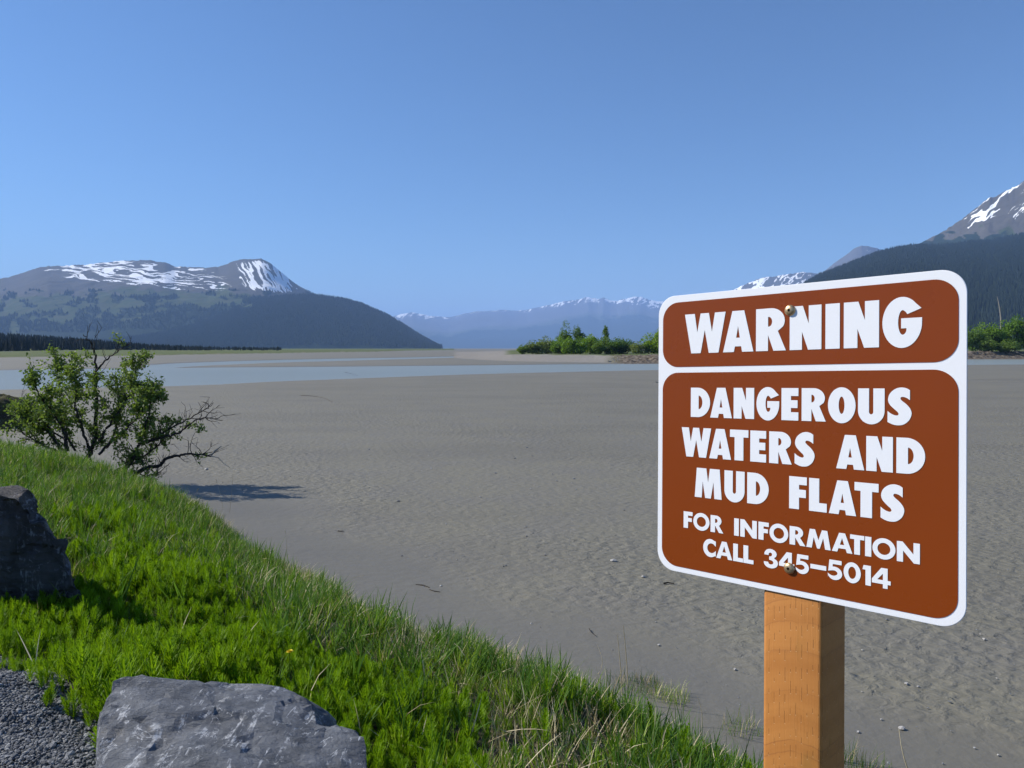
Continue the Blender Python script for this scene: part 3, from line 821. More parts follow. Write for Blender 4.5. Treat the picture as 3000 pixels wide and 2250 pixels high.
def build_sign():
    ux = Vector((.3230223, -.32107341, .01546152)).normalized()
    dn = Vector((-.00485905, -.02336077, -.45766953)).normalized()
    up = -dn
    yb = up.cross(ux).normalized()                       # local +y points away from the reader
    up = ux.cross(yb).normalized()
    ctr = Vector((.4091676, 1.08481906, 3.36549975))
    zloc = 1.72                                           # root stands this far below the panel centre, at the ground
    root = empty('warning_sign')
    m = Matrix((ux, yb, up)).transposed().to_4x4()
    m.translation = ctr - up * zloc
    root.matrix_world = m
    tag(root, 'brown and white warning sign about mud flats on orange timber post', 'sign')
    W = SIGN_W
    def uvp(u, v): return ((u - .5) * W, zloc + (.5 - v) * W)
    # aluminium panel with rounded corners and a small rounded edge
    th = 0.0022
    lp = rrect(-W / 2, zloc - W / 2, W / 2, zloc + W / 2, .0312, 14)
    n = len(lp)
    e = .0005
    def inset(k):
        return [(p[0] * (1 - 2 * k / W), zloc + (p[1] - zloc) * (1 - 2 * k / W)) for p in lp]
    bm = bmesh.new()
    rings = [(inset(e), 0.0), (lp, e), (lp, th - e), (inset(e), th)]
    vr = [[bm.verts.new((p[0], yy, p[1])) for p in ring] for ring, yy in rings]
    for a, b in zip(vr[:-1], vr[1:]):
        for i in range(n): bm.faces.new((a[i], b[i], b[(i + 1) % n], a[(i + 1) % n]))
    bm.faces.new(vr[0][::-1]); bm.faces.new(vr[-1])
    bmesh.ops.recalc_face_normals(bm, faces=bm.faces)
    me = bpy.data.meshes.new('panel'); bm.to_mesh(me); bm.free(); me.materials.append(M['white'])
    panel = link('panel', me, root)
    panel['label'] = 'white square panel with rounded corners'
    # the two brown fields, printed sheeting a hair proud of the panel
    for (v0, v1) in ((.0252, .2594), (.2800, .9801)):
        x0, z1 = uvp(.0196, v0); x1, z0 = uvp(.9796, v1)
        f = link('brown_field', flat_mesh('brown_field', [rrect(x0, z0, x1, z1, .029, 12)], -.0005, M['brown']), panel)
        f['label'] = 'upper brown field with the heading' if v0 < .1 else 'lower brown field with five lines of text'
    for heavy, v0, v1, chars in LINES:
        for ch, u0, u1 in chars:
            x0, z1 = uvp(u0, v0); x1, z0 = uvp(u1, v1)
            loops = [[(x0 + p[0] * (x1 - x0), z0 + p[1] * (z1 - z0)) for p in q] for q in glyph(ch, heavy)]
            link('letter' if ch.isalpha() else ('hyphen' if ch == '-' else 'digit'), flat_mesh('letter', loops, -.0010, M['white']), panel)
    # timber post, 89 mm square with eased edges, its foot in the ground
    bm = bmesh.new()
    a = .0445; r = .006
    lp = rrect(-a, th + .0004, a, th + .0004 + 2 * a, r, 4)
    zt = zloc + W / 2 - .012
    levels = [-.9, -.3, 0, .4, .8, 1.2, zt - .004, zt]
    vr = []
    for k, zz in enumerate(levels):
        s = 1 - (.004 / a if k == len(levels) - 1 else 0)
        vr.append([bm.verts.new((p[0] * s + .003, (p[1] - a - th) * s + a + th, zz)) for p in lp])
    n = len(lp)
    for A, B in zip(vr[:-1], vr[1:]):
        for i in range(n): bm.faces.new((A[i], A[(i + 1) % n], B[(i + 1) % n], B[i]))
    bm.faces.new(vr[-1]); bm.faces.new(vr[0][::-1])
    bmesh.ops.recalc_face_normals(bm, faces=bm.faces)
    me = bpy.data.meshes.new('post'); bm.to_mesh(me); bm.free(); me.materials.append(M['post'])
    for p in me.polygons: p.use_smooth = len(p.vertices) == 4
    post = link('post', me, root)
    post['label'] = 'orange-brown treated timber post with rows of incisions'
    # two dome head screws with a star recess
    for (u, v) in ((.5007, .0834), (.5018, .9139)):
        x, z = uvp(u, v)
        bm = bmesh.new()
        rad, hgt = .0083, .0046
        prof = [(1.0, 0.0), (1.0, .10), (.97, .26), (.86, .56), (.66, .80), (.42, .93)]
        seg = 28
        vr = [[bm.verts.new((math.cos(2 * math.pi * i / seg) * rad * q, -.0011 - hgt * d, math.sin(2 * math.pi * i / seg) * rad * q)) for i in range(seg)] for q, d in prof]
        star = []
        for i in range(seg):
            ang = 2 * math.pi * i / seg
            q = .25 + .055 * math.cos(6 * ang)
            star.append(bm.verts.new((math.cos(ang) * rad * q, -.0011 - hgt * .965, math.sin(ang) * rad * q)))
        vr.append(star)
        for A, B in zip(vr[:-1], vr[1:]):
            for i in range(seg): bm.faces.new((A[i], A[(i + 1) % seg], B[(i + 1) % seg], B[i]))
        bmesh.ops.recalc_face_normals(bm, faces=bm.faces)
        me = bpy.data.meshes.new('screw'); bm.to_mesh(me); bm.free(); me.materials.append(M['screw'])
        for p in me.polygons: p.use_smooth = True
        so = link('screw', me, root); so.location = (x, 0, z)
        bm = bmesh.new()
        top = [bm.verts.new((math.cos(2 * math.pi * i / seg) * rad * (.25 + .055 * math.cos(12 * math.pi * i / seg)), -.0011 - hgt * .965, math.sin(2 * math.pi * i / seg) * rad * (.25 + .055 * math.cos(12 * math.pi * i / seg)))) for i in range(seg)]
        bot = [bm.verts.new((v_.co.x * .9, -.0011 - hgt * .35, v_.co.z * .9)) for v_ in top]
        for i in range(seg): bm.faces.new((top[i], top[(i + 1) % seg], bot[(i + 1) % seg], bot[i]))
        bm.faces.new(bot)
        me = bpy.data.meshes.new('socket'); bm.to_mesh(me); bm.free(); me.materials.append(M['dark_metal'])
        link('socket', me, so)
build_sign()

# ------------------------------------------------------------------ bushes and trees on the far bank
def tube_mesh(paths, seg=5):
    """paths: list of (points (n,3), radii (n,)) -> verts, quads"""
    Vs, Fs, base = [], [], 0
    for pts, rad in paths:
        pts = np.asarray(pts, float); n = len(pts)
        tang = np.gradient(pts, axis=0); tang /= np.linalg.norm(tang, axis=1)[:, None] + 1e-9
        ref = np.where(np.abs(tang[:, 2:3]) > .9, np.array([[1., 0, 0]]), np.array([[0, 0, 1.]]))
        a = np.cross(tang, ref); a /= np.linalg.norm(a, axis=1)[:, None] + 1e-9
        b = np.cross(tang, a)
        th = np.arange(seg) * 2 * math.pi / seg
        ring = pts[:, None] + (a[:, None] * np.cos(th)[None, :, None] + b[:, None] * np.sin(th)[None, :, None]) * np.asarray(rad)[:, None, None]
        Vs.append(ring.reshape(-1, 3))
        f = grid_faces(n, seg, True) + base
        Fs.append(f); base += n * seg
    return np.concatenate(Vs), np.concatenate(Fs)

def leaf_quads(P, size, rng, up=0.35, aspect=.55):
    """diamond leaves at P with random facing"""
    n = len(P)
    d = rng.normal(size=(n, 3)); d[:, 2] += up; d /= np.linalg.norm(d, axis=1)[:, None]
    r = rng.normal(size=(n, 3)); w = np.cross(d, r); w /= np.linalg.norm(w, axis=1)[:, None] + 1e-9
    s = (size * rng.uniform(.7, 1.3, n))[:, None]
    V = np.stack([P - d * s * .5, P + w * s * aspect * .5, P + d * s * .5, P - w * s * aspect * .5], 1)
    return V.reshape(-1, 3), np.arange(4 * n).reshape(n, 4)

M['bark'] = NT('bark').set((0.075, 0.06, 0.048), .85, spec=.2)
M['bark_dark'] = NT('bark_dark').set((0.045, 0.038, 0.033), .85, spec=.2)
M['dead_wood'] = NT('dead_wood').set((0.30, 0.27, 0.23), .85, spec=.2)
M['bush_a'] = leaf_material('bush_leaves', (0.120, 0.225, 0.024), (0.210, 0.330, 0.042), .5)
M['bush_b'] = leaf_material('bush_leaves_dark', (0.085, 0.160, 0.028), (0.150, 0.235, 0.044), .45)
M['bush_c'] = leaf_material('bush_leaves_grey', (0.135, 0.190, 0.060), (0.200, 0.255, 0.090), .45)

def bush_mesh(seed, w, d, h, n, leaf, mat, upright=False):
    rng = np.random.default_rng(seed)
    lobes = []
    k = 11 if not upright else 13
    for i in range(k):
        if upright:
            z = h * (.22 + .72 * i / k); rr = w * .5 * (1.05 - z / h) + .25
            a = rng.uniform(0, 6.28); lobes.append((math.cos(a) * rr * .55, math.sin(a) * rr * .55, z, rr * .75, h * .11))
        else:
            a = rng.uniform(0, 6.28); q = math.sqrt(rng.uniform(0, 1)) * .62
            z = h * rng.uniform(.18, .80) * (1 - .35 * q)
            lobes.append((math.cos(a) * q * w * .5, math.sin(a) * q * d * .5, z, w * rng.uniform(.17, .27), h * rng.uniform(.13, .22)))
    P = []
    per = n // k
    for (x, y, z, r, rz) in lobes:
        v = rng.normal(size=(per, 3)); v /= np.linalg.norm(v, axis=1)[:, None]
        q = rng.uniform(.55, 1.12, per)[:, None]
        P.append(np.array([x, y, z]) + v * q * np.array([r, r, rz]))
    P = np.concatenate(P)
    P[:, 2] = np.maximum(P[:, 2], rng.uniform(.02, .3, len(P)) * h * .3)
    # wispy shoots above the outline
    m = n // 12
    a = rng.uniform(0, 6.28, m); q = np.sqrt(rng.uniform(0, 1, m))
    S = np.stack([np.cos(a) * q * w * .42, np.sin(a) * q * d * .42, h * (1 - .45 * q ** 2) * rng.uniform(.85, 1.08, m)], -1)
    P = np.concatenate([P, S])
    V, Fq = leaf_quads(P, leaf, rng)
    crown = mesh_np('crown', V, Fq, mat)
    paths = []
    for i in range(5 if not upright else 1):
        lean = rng.normal(size=2) * (.22 * w if not upright else .02 * w)
        zt = h * (rng.uniform(.55, .8) if not upright else .95)
        zz = np.linspace(-.3, zt, 6)
        t = zz / zt
        paths.append((np.stack([lean[0] * t + .1 * rng.normal(), lean[1] * t, zz], -1), np.linspace(.012 * h + .03, .02, 6)))
    V, Fq = tube_mesh(paths)
    return crown, mesh_np('trunk', V, Fq, M['bark'])

PROTO = [bush_mesh(1, 9, 8, 6.2, 2600, .62, M['bush_a']), bush_mesh(2, 8, 8, 6.6, 2600, .6, M['bush_b']), bush_mesh(3, 10, 8, 5.6, 2800, .6, M['bush_c']),
         bush_mesh(4, 8, 7, 6.8, 2600, .62, M['bush_a']), bush_mesh(5, 9, 8, 6.0, 2600, .55, M['bush_b'])]
TALL = [bush_mesh(11, 7, 7, 10.5, 2400, .6, M['bush_b']), bush_mesh(12, 6.5, 6, 10, 2200, .6, M['bush_b']), bush_mesh(13, 4.8, 4.8, 10, 1500, .55, M['bush_b'], True)]
def shrub(name, label, cat, meshes, col, depth, sc, rz, group=None, base=None):
    x = (col - CX) / F * depth
    z = float(right_bank_z(np.array([x]), np.array([depth]))[0][0]) if base is None else base
    r = empty(name, (x, depth, z - .15), rz)
    r.scale = sc if isinstance(sc, (tuple, list)) else (sc, sc, sc)
    tag(r, label, cat, group)
    link('crown', meshes[0], r); link('trunk', meshes[1], r)
    return r
# thicket on the island-like point left of the sign (column, depth, prototype, scale, label)
ROW = [
 (1532, 252, 1, (.62, .7, .52), 'low dark bush at the left tip of the thicket'),
 (1562, 254, 2, (.85, .9, .85), 'grey-green bush second from the left tip of the thicket'),
 (1600, 258, 2, (.95, .9, 1.06), 'tall grey-green willow left of the big trees'),
 (1638, 250, 0, (.8, .9, .95), 'bright green bush just left of the big tree clump'),
 (1668, 246, 3, (.75, .8, .84), 'bright green bush in front of the big tree clump'),
 (1700, 246, 0, (.85, .8, .92), 'yellow-green bush below the right side of big tree clump'),
 (1728, 250, 3, (.8, .9, .98), 'green bush between the big trees and the small pointed tree'),
 (1752, 244, 1, (.7, .8, .74), 'dark low bush at the edge of the eroded bank'),
 (1772, 252, 4, (.85, .9, 1.0), 'dark green bush under the small pointed tree'),
 (1803, 248, 1, (.85, .9, .82), 'dark bush right of the small pointed tree'),
 (1836, 250, 4, (.85, .9, .84), 'rounded dark bush in the low dip of the thicket'),
 (1866, 246, 2, (.7, .8, .74), 'olive bush on the grassy rise near the sign'),
 (1900, 246, 0, (.85, .9, 1.08), 'tall bright green bush rising towards the sign'),
 (1936, 244, 3, (.9, .9, 1.22), 'tall bright green bush cut off by the sign edge'),
]
for i, (c_, d_, p_, s_, lb) in enumerate(ROW):
    shrub('bush', lb, 'bush', PROTO[p_], c_, d_, s_, i * 1.3, 'bushes of the thicket across the river')
for i, (c_, d_, p_, s_, lb) in enumerate([
    (1650, 262, 1, (.8, .8, 1.05), 'left bush of the back row behind the thicket'), (1740, 264, 4, (.9, .8, 1.02), 'middle bush of the back row behind the thicket'), (1815, 264, 1, (1, .8, .9), 'right bush of the back row behind the thicket')]):
    shrub('bush', lb, 'bush', PROTO[p_], c_, d_, s_, i * 2.1, 'bushes of the thicket across the river')
shrub('cottonwood_tree', 'tallest dark tree of the clump above the thicket', 'tree', TALL[0], 1657, 262, (.82, .9, 1.08), .4)
shrub('cottonwood_tree', 'wide tree on the right side of the clump above the thicket', 'tree', TALL[1], 1690, 264, (.95, .9, 1.02), 1.9)
shrub('spruce_tree', 'small pointed tree standing alone above the thicket', 'tree', TALL[2], 1773, 262, (.78, .8, 1.02), .9)
RROW = [
 (2846, 262, 1, (1.1, 1.1, 1.35), 'dark bush touching the right edge of the sign'),
 (2872, 266, 0, (1.1, 1.1, 1.62), 'bright bush second from the sign on right bank'),
 (2905, 264, 3, (1.0, 1.1, 1.45), 'green bush left of the bare snag on right bank'),
 (2938, 266, 0, (1.1, 1.1, 1.72), 'bright green bush just right of the bare snag'),
 (2972, 266, 3, (1.1, 1.1, 1.85), 'tall bright green bush near the right picture edge'),
 (3005, 264, 0, (1.2, 1.1, 1.95), 'tallest green bush cut by the right picture edge'),
 (2890, 258, 1, (.7, .8, .75), 'low dark bush at the bank edge right of the sign'),
 (2955, 258, 4, (.9, .8, .8), 'low dark bush overhanging the brown bank on the right'),
]
for i, (c_, d_, p_, s_, lb) in enumerate(RROW):
    shrub('bush', lb, 'bush', PROTO[p_], c_, d_, s_, i * 1.7, 'bushes on the right bank')
# bare snag rising from the right thicket
def build_snag():
    x = (2931 - CX) / F * 268
    pts = [at_depth(2932, 1025, 268), at_depth(2932, 930, 268), at_depth(2929, 905, 268), at_depth(2925, 884, 268), at_depth(2921, 868, 268)]
    b = np.array(pts) - np.array(pts[0])
    V, Fq = tube_mesh([(b, [.26, .22, .18, .13, .05]), (b[2] + np.array([[0, 0, 0], [.5, 0, .6], [.7, .1, 1.2]]), [.06, .04, .02])], 6)
    o = link('dead_snag', mesh_np('dead_snag', V, Fq, M['dead_wood'])); o.location = pts[0]
    tag(o, 'bare pale dead trunk standing above the right thicket', 'dead tree')
build_snag()
# driftwood lying at the water's edge below the thicket, and sticks beside the sign
def drift(name, label, pix, depth, rad, base_px):
    base = at_depth(*base_px, depth)
    Vp = []
    for pl in pix:
        pts = np.array([at_depth(a, b, depth + .2 * k) for k, (a, b) in enumerate(pl)]) - base
        Vp.append((pts, np.linspace(rad, rad * .4, len(pts))))
    V, Fq = tube_mesh(Vp, 5)
    o = link(name, mesh_np(name, V, Fq, M['dead_wood'])); o.location = base
    tag(o, label, 'driftwood')
drift('driftwood', 'pale forked driftwood branch leaning on the bank below the thicket', [[(1803, 1062.5), (1798, 1054), (1793, 1045)], [(1782, 1058), (1792, 1060), (1803, 1062.5)], [(1811, 1062), (1809, 1052), (1810, 1046)]], 181, .14, (1803, 1063))
drift('driftwood', 'small pale driftwood stick on the mud beside the left edge of sign', [[(1921, 1119), (1930, 1122), (1938, 1121)], [(1910, 1125), (1914, 1121)]], row_depth(1124.0), .05, (1925, 1124))

# ------------------------------------------------------------------ power poles far left
def pole_mesh():
    bm_paths = [([(-2.1, 0, -.5), (-2.1, 0, 13)], [.2, .16]), ([(2.1, 0, -.5), (2.1, 0, 13)], [.2, .16]), ([(-4.4, 0, 12), (4.4, 0, 12)], [.22, .22]), ([(-2.1, 0, 8), (2.1, 0, 11.6)], [.09, .09])]
    V, Fq = tube_mesh(bm_paths, 6)
    t = NT('weathered_pole'); t.set((.26, .255, .25), .7)
    return mesh_np('power_pole', V, Fq, t.m)
pm = pole_mesh()
for i, (c_, top, dep, lb) in enumerate([(20, 1031, 460, 'leftmost twin-leg power pole at the far left shore'), (178, 1034, 560, 'second twin-leg power pole from the left on far shore'), (306, 1033, 640, 'third twin-leg power pole from the left, seen behind the willow'),
                              (400, 1032, 760, 'fourth twin-leg power pole from the left on far shore'), (481, 1031, 880, 'fifth power pole from the left, right of the willow top'), (608, 1029.5, 1050, 'rightmost twin-leg power pole on the far shore')]):
    p = at_depth(c_, top, dep)
    o = link('power_pole', pm); o.location = (p[0], dep, p[2] - 12.0 * .8); o.scale = (.8, .8, .8)
    tag(o, lb, 'power pole', 'power poles along the far shore')

# ------------------------------------------------------------------ boulders
def rock_from_points(name, pts, mat, seed, rough, loc, cuts=4, fine=.01, chips=70, chip_size=.012, chip_depth=.014):
    bm = bmesh.new()
    for block in (pts if isinstance(pts[0], list) else [pts]):
        vs = [bm.verts.new(p) for p in block]
        bmesh.ops.convex_hull(bm, input=vs)
    bmesh.ops.delete(bm, geom=[v for v in bm.verts if not v.link_faces], context='VERTS')
    bmesh.ops.triangulate(bm, faces=bm.faces)
    for k in range(cuts):
        long = [e for e in bm.edges if e.calc_length() > .045]
        if not long: break
        bmesh.ops.subdivide_edges(bm, edges=long, cuts=1)
        bmesh.ops.triangulate(bm, faces=[f for f in bm.faces if len(f.verts) > 3])
    for k in range(1): bmesh.ops.smooth_vert(bm, verts=bm.verts, factor=.5, use_axis_x=True, use_axis_y=True, use_axis_z=True)
    bm.normal_update()
    V = np.array([v.co[:] for v in bm.verts]); N = np.array([v.normal[:] for v in bm.verts])
    # layered slate: steps along one direction, chips, small pits
    ax = np.array([.25, .55, .80]); ax /= np.linalg.norm(ax)
    lay = V @ ax
    n1 = fbm(V[:, 0] * 4 + V[:, 2] * 2.7, V[:, 1] * 4 - V[:, 2] * 1.9, seed, 4) - .5
    n2 = fbm(V[:, 0] * 15 + V[:, 1] * 5, V[:, 2] * 15 + V[:, 1] * 7, seed + 3, 4) - .5
    st = np.floor((lay + n1 * .06) * 22) / 22 - lay
    disp = rough * n1 * 1.3 + rough * .55 * st * 8 * (n1 > -.05) + fine * n2 * 2
    V = V + N * disp[:, None]
    rr = np.random.default_rng(seed)          # shave small flat chips off corners and edges
    for _ in range(chips):
        c = V[rr.integers(len(V))]
        k = np.argsort(((V - c) ** 2).sum(1))[:int(len(V) * chip_size)]
        nn = N[k].mean(0) + rr.normal(size=3) * .25; nn /= np.linalg.norm(nn)
        lim = np.quantile((V[k] - c) @ nn, rr.uniform(.35, .8))
        d_ = np.clip((V[k] - c) @ nn - lim, 0, None)
        V[k] -= np.minimum(d_, chip_depth)[:, None] * nn
    for v, c in zip(bm.verts, V): v.co = c
    me = bpy.data.meshes.new(name); bm.to_mesh(me); bm.free()
    me.polygons.foreach_set('use_smooth', np.zeros(len(me.polygons), bool)); me.materials.append(mat)
    o = link(name, me); o.location = loc
    return o
M['slate'] = mat_rock('slate', (0.076, 0.083, 0.095), (0.180, 0.190, 0.206), (0.56, 0.57, 0.58), (0.21, 0.185, 0.145), 1.6)
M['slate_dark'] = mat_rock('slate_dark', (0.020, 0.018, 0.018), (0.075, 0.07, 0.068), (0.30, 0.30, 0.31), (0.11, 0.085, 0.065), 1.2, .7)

def build_boulders():
    # foreground slab: a broad face tilted up towards the viewer, its right end broken into steps
    P = lambda px, py, Y: at_depth(px, py, Y)
    base = np.array([-1.05, 2.75, 1.80])
    top = [P(318, 1984, 3.02), P(345, 1973, 3.06), P(480, 1979, 3.10), P(640, 1987, 3.13), P(735, 1994, 3.16), P(830, 2016, 3.10), P(905, 2035, 3.04)]
    steps = [P(938, 2080, 2.95), P(952, 2112, 2.88), P(962, 2250, 2.62), P(950, 2400, 2.42)]
    block = [P(880, 2098, 2.92), P(965, 2112, 2.90), P(1050, 2132, 2.86), P(1078, 2168, 2.78), P(1080, 2250, 2.66), P(1060, 2400, 2.48), P(860, 2250, 2.60), P(850, 2400, 2.42),
             np.array([-.70, 3.15, 1.7]), np.array([-.62, 2.95, 1.95]), np.array([-.60, 2.7, 1.6]), np.array([-.85, 3.1, 1.6])]
    front = [P(296, 2060, 2.86), P(286, 2250, 2.58), P(290, 2380, 2.42), P(640, 2390, 2.36), P(752, 2014, 3.08), P(704, 2110, 2.80), P(668, 2230, 2.55), P(880, 2420, 2.50)]
    back = [np.array([-1.62, 3.28, 1.85]), np.array([-1.2, 3.5, 1.8]), np.array([-.80, 3.3, 1.8]), np.array([-.72, 2.9, 1.75])]
    low = [np.array([-1.5, 2.5, 1.6]), np.array([-.70, 2.4, 1.6]), np.array([-1.6, 3.2, 1.6]), np.array([-.8, 3.3, 1.6])]
    pts = [[p - base for p in top + steps + front + back + low], [p - base for p in block]]
    o = rock_from_points('boulder', pts, M['slate'], 5, .008, base, 6, .006, 60, .03, .014)
    tag(o, 'large grey slate boulder with white veins at the bottom of the picture', 'boulder', 'boulders edging the gravel')
    base = np.array([-4.1, 5.7, 1.7])
    Q = [P(-160, 1415, 5.55), P(0, 1408, 5.55), P(40, 1408, 5.5), P(100, 1430, 5.45), P(110, 1478, 5.35), P(172, 1545, 5.3), P(205, 1585, 5.3), P(258, 1690, 5.3), P(262, 1760, 5.35),
         P(-60, 1424, 5.28), P(60, 1436, 5.26), P(-200, 1440, 5.28), P(-220, 1800, 5.42), P(100, 1800, 5.42), P(-300, 1560, 5.5),
         np.array([-5.0, 6.2, 1.6]), np.array([-3.75, 5.9, 1.6]), np.array([-4.9, 6.0, 2.2]), np.array([-4.1, 5.95, 2.25])]
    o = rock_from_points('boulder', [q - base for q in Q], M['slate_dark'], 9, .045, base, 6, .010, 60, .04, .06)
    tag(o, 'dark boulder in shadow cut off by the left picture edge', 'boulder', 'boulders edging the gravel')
build_boulders()

# mossy earth mound at the left edge, beyond the willow
def build_mound():
    n = 60
    base = at_depth(-30, 1245, 33.5); base[2] = 0
    u = np.linspace(-1, 1, n)
    U, W_ = np.meshgrid(u, u)
    r = np.hypot(U, W_)
    H = 1.55 * np.clip(1 - r ** 2.4, 0, 1) * (0.75 + .5 * fbm(U * 2.2 + 4, W_ * 2.2, 3, 4)) + (fbm(U * 9, W_ * 9, 8, 3) - .5) * .35 * (r < .95) - .15
    V = np.stack([U * 2.5, W_ * 2.6, H], -1).reshape(-1, 3)
    t = NT('moss_earth'); g = t.coord('Object')
    nn = t.noise(g, 2.0, 5, .65)
    col = t.ramp(nn, [(.35, (.055, .042, .03)), (.5, (.075, .075, .03)), (.68, (.11, .095, .055))])
    t.set(col, .95, t.bump(t.noise(g, 9, 4, .7), .12), .1)
    o = link('earth_mound', mesh_np('earth_mound', V, grid_faces(n, n), t.m, True)); o.location = base
    tag(o, 'mossy brown earth mound on the mud at the left picture edge', 'mound')
build_mound()

# ------------------------------------------------------------------ the willow leaning over the mud
M['willow_leaf'] = leaf_material('willow_leaves', (0.085, 0.150, 0.032), (0.200, 0.280, 0.078), .5)
def build_willow():
    rng = np.random.default_rng(12)
    D0 = 18.4
    limbs = [  # photograph pixels, start/end radius, leafiness, depth drift
     ([(252, 1372), (264, 1320), (277, 1296), (281, 1194), (281, 1084)], .075, .032, .8, .3),
     ([(281, 1084), (277, 1031), (264, 999), (244, 980)], .03, .010, .08, .0),
     ([(281, 1090), (305, 1060), (338, 1033), (382, 1003)], .028, .008, .15, -.2),
     ([(195, 1322), (191, 1267), (175, 1214), (171, 1105), (159, 1040)], .055, .008, 1, .6),
     ([(183, 1320), (142, 1263), (81, 1235), (45, 1202)], .035, .008, 1, .4),
     ([(170, 1325), (120, 1300), (75, 1275), (52, 1258)], .03, .006, .8, -.2),
     ([(284, 1404), (350, 1381), (386, 1357), (407, 1296), (430, 1240), (440, 1180), (446, 1140)], .075, .008, 1, -.4),
     ([(340, 1418), (378, 1385), (407, 1385), (431, 1369), (464, 1367), (488, 1341), (525, 1334), (561, 1328), (618, 1336)], .07, .018, .10, -.5),
     ([(407, 1296), (480, 1280), (525, 1271), (570, 1231), (602, 1223), (651, 1231)], .035, .007, .08, -.3),
     ([(504, 1251), (557, 1227), (610, 1194), (626, 1182)], .022, .005, 0, .2),
     ([(430, 1300), (504, 1251)], .03, .02, .6, .1),
     ([(285, 1300), (325, 1235), (366, 1178), (390, 1145), (395, 1092), (407, 1056)], .04, .007, .8, .8),
     ([(264, 1316), (244, 1267), (220, 1194), (220, 1113), (203, 1056)], .04, .007, 1, -.7),
     ([(309, 1308), (366, 1259), (415, 1210), (443, 1145)], .04, .007, 1, -.3),
     ([(360, 1378), (430, 1330), (480, 1290), (500, 1262)], .03, .007, .55, .5),
     ([(290, 1330), (330, 1290), (345, 1220), (350, 1150), (335, 1090)], .035, .007, 1, .9),
     ([(220, 1320), (150, 1200), (110, 1150), (95, 1105)], .03, .006, .9, -.9),
     ([(191, 1290), (120, 1235), (60, 1180)], .025, .006, .7, .9),
     ([(411, 1389), (447, 1410), (476, 1434)], .018, .006, 0, -.3),
     ([(561, 1328), (556, 1300)], .012, .005, 0, 0),
     ([(320, 1395), (400, 1400), (470, 1385)], .018, .006, .4, -.6),
    ]
    paths, dead, tips = [], [], []
    def smooth_path(p, n):
        p = np.asarray(p); s = np.linspace(0, len(p) - 1, n); i = np.minimum(s.astype(int), len(p) - 2); f = (s - i)[:, None]
        q = p[i] * (1 - f) + p[i + 1] * f
        for _ in range(2): q[1:-1] = (q[:-2] + 2 * q[1:-1] + q[2:]) / 4
        return q
    for pl, r0, r1, leafy, drift_ in limbs:
        k = len(pl)
        pts = np.array([at_depth(a, b, D0 + drift_ * i / (k - 1) * 1.2) for i, (a, b) in enumerate(pl)])
        pts = smooth_path(pts, k * 5)
        pts += rng.normal(size=pts.shape) * .012
        rad = np.linspace(r0, r1, len(pts))
        paths.append((pts, rad))
        L = np.linalg.norm(np.diff(pts, axis=0), axis=1).sum()
        nb = int(L * (12 if leafy > .3 else 5))
        for _ in range(nb):
            t = rng.uniform(.25, 1); i = min(int(t * (len(pts) - 1)), len(pts) - 2)
            d = pts[i + 1] - pts[i]; d /= np.linalg.norm(d) + 1e-9
            side = rng.normal(size=3); side[2] += .5; side /= np.linalg.norm(side)
            dr = d * rng.uniform(.2, .9) + side * rng.uniform(.6, 1.1); dr /= np.linalg.norm(dr)
            ln = rng.uniform(.22, .62) * (1.1 - .4 * t)
            q = [pts[i]]
            for s_ in range(4):
                dr = dr + rng.normal(size=3) * .22 + np.array([0, 0, .06]); dr /= np.linalg.norm(dr)
                q.append(q[-1] + dr * ln / 4)
            q = np.array(q)
            paths.append((q, np.linspace(min(.011, r1 + .005), .0035, 5)))
            isleaf = rng.random() < leafy
            if isleaf: tips.append(q)
            for _2 in range(3):
                j = rng.integers(1, 5)
                d2 = dr + rng.normal(size=3) * .7; d2 /= np.linalg.norm(d2)
                w_ = np.array([q[j] + d2 * x for x in np.linspace(0, rng.uniform(.10, .28), 3)])
                paths.append((w_, np.array([.005, .004, .0025])))
                if isleaf: tips.append(w_)
    base = at_depth(270, 1400, D0); base[2] = .1
    root = empty('willow_tree', base)
    tag(root, 'scrubby leaning willow with bare top twigs on the grassy bank edge', 'tree')
    V, Fq = tube_mesh(paths, 5)
    link('trunk', mesh_np('trunk', V - base, Fq, M['bark_dark']), root)
    e = at_depth(618, 1336, D0 - .6)
    br = [(np.array([e, at_depth(632, 1320, D0 - .62), at_depth(649, 1307, D0 - .65)]), [.016, .02, .008]), (np.array([e, at_depth(640, 1341, D0 - .6), at_depth(655, 1357, D0 - .6), at_depth(676, 1372, D0 - .6)]), [.012, .008, .007, .004])]
    V, Fq = tube_mesh(br, 5)
    s_ = link('broken_branch', mesh_np('broken_branch', V - base, Fq, M['dead_wood']), root)
    s_['label'] = 'pale broken end of the lowest limb'
    Pl = []
    for q in tips:
        m = rng.integers(10, 19)
        t = rng.uniform(.15, 1.05, m); i = np.clip((t * (len(q) - 1)).astype(int), 0, len(q) - 2)
        f = np.clip(t * (len(q) - 1) - i, 0, 1.2)[:, None]
        Pl.append(q[i] * (1 - f) + q[i + 1] * f + rng.normal(size=(m, 3)) * .05)
    Pl = np.concatenate(Pl)
    V, Fq = leaf_quads(Pl, .08, rng, .5, .55)
    link('crown', mesh_np('crown', V - base, Fq, M['willow_leaf']), root)
build_willow()

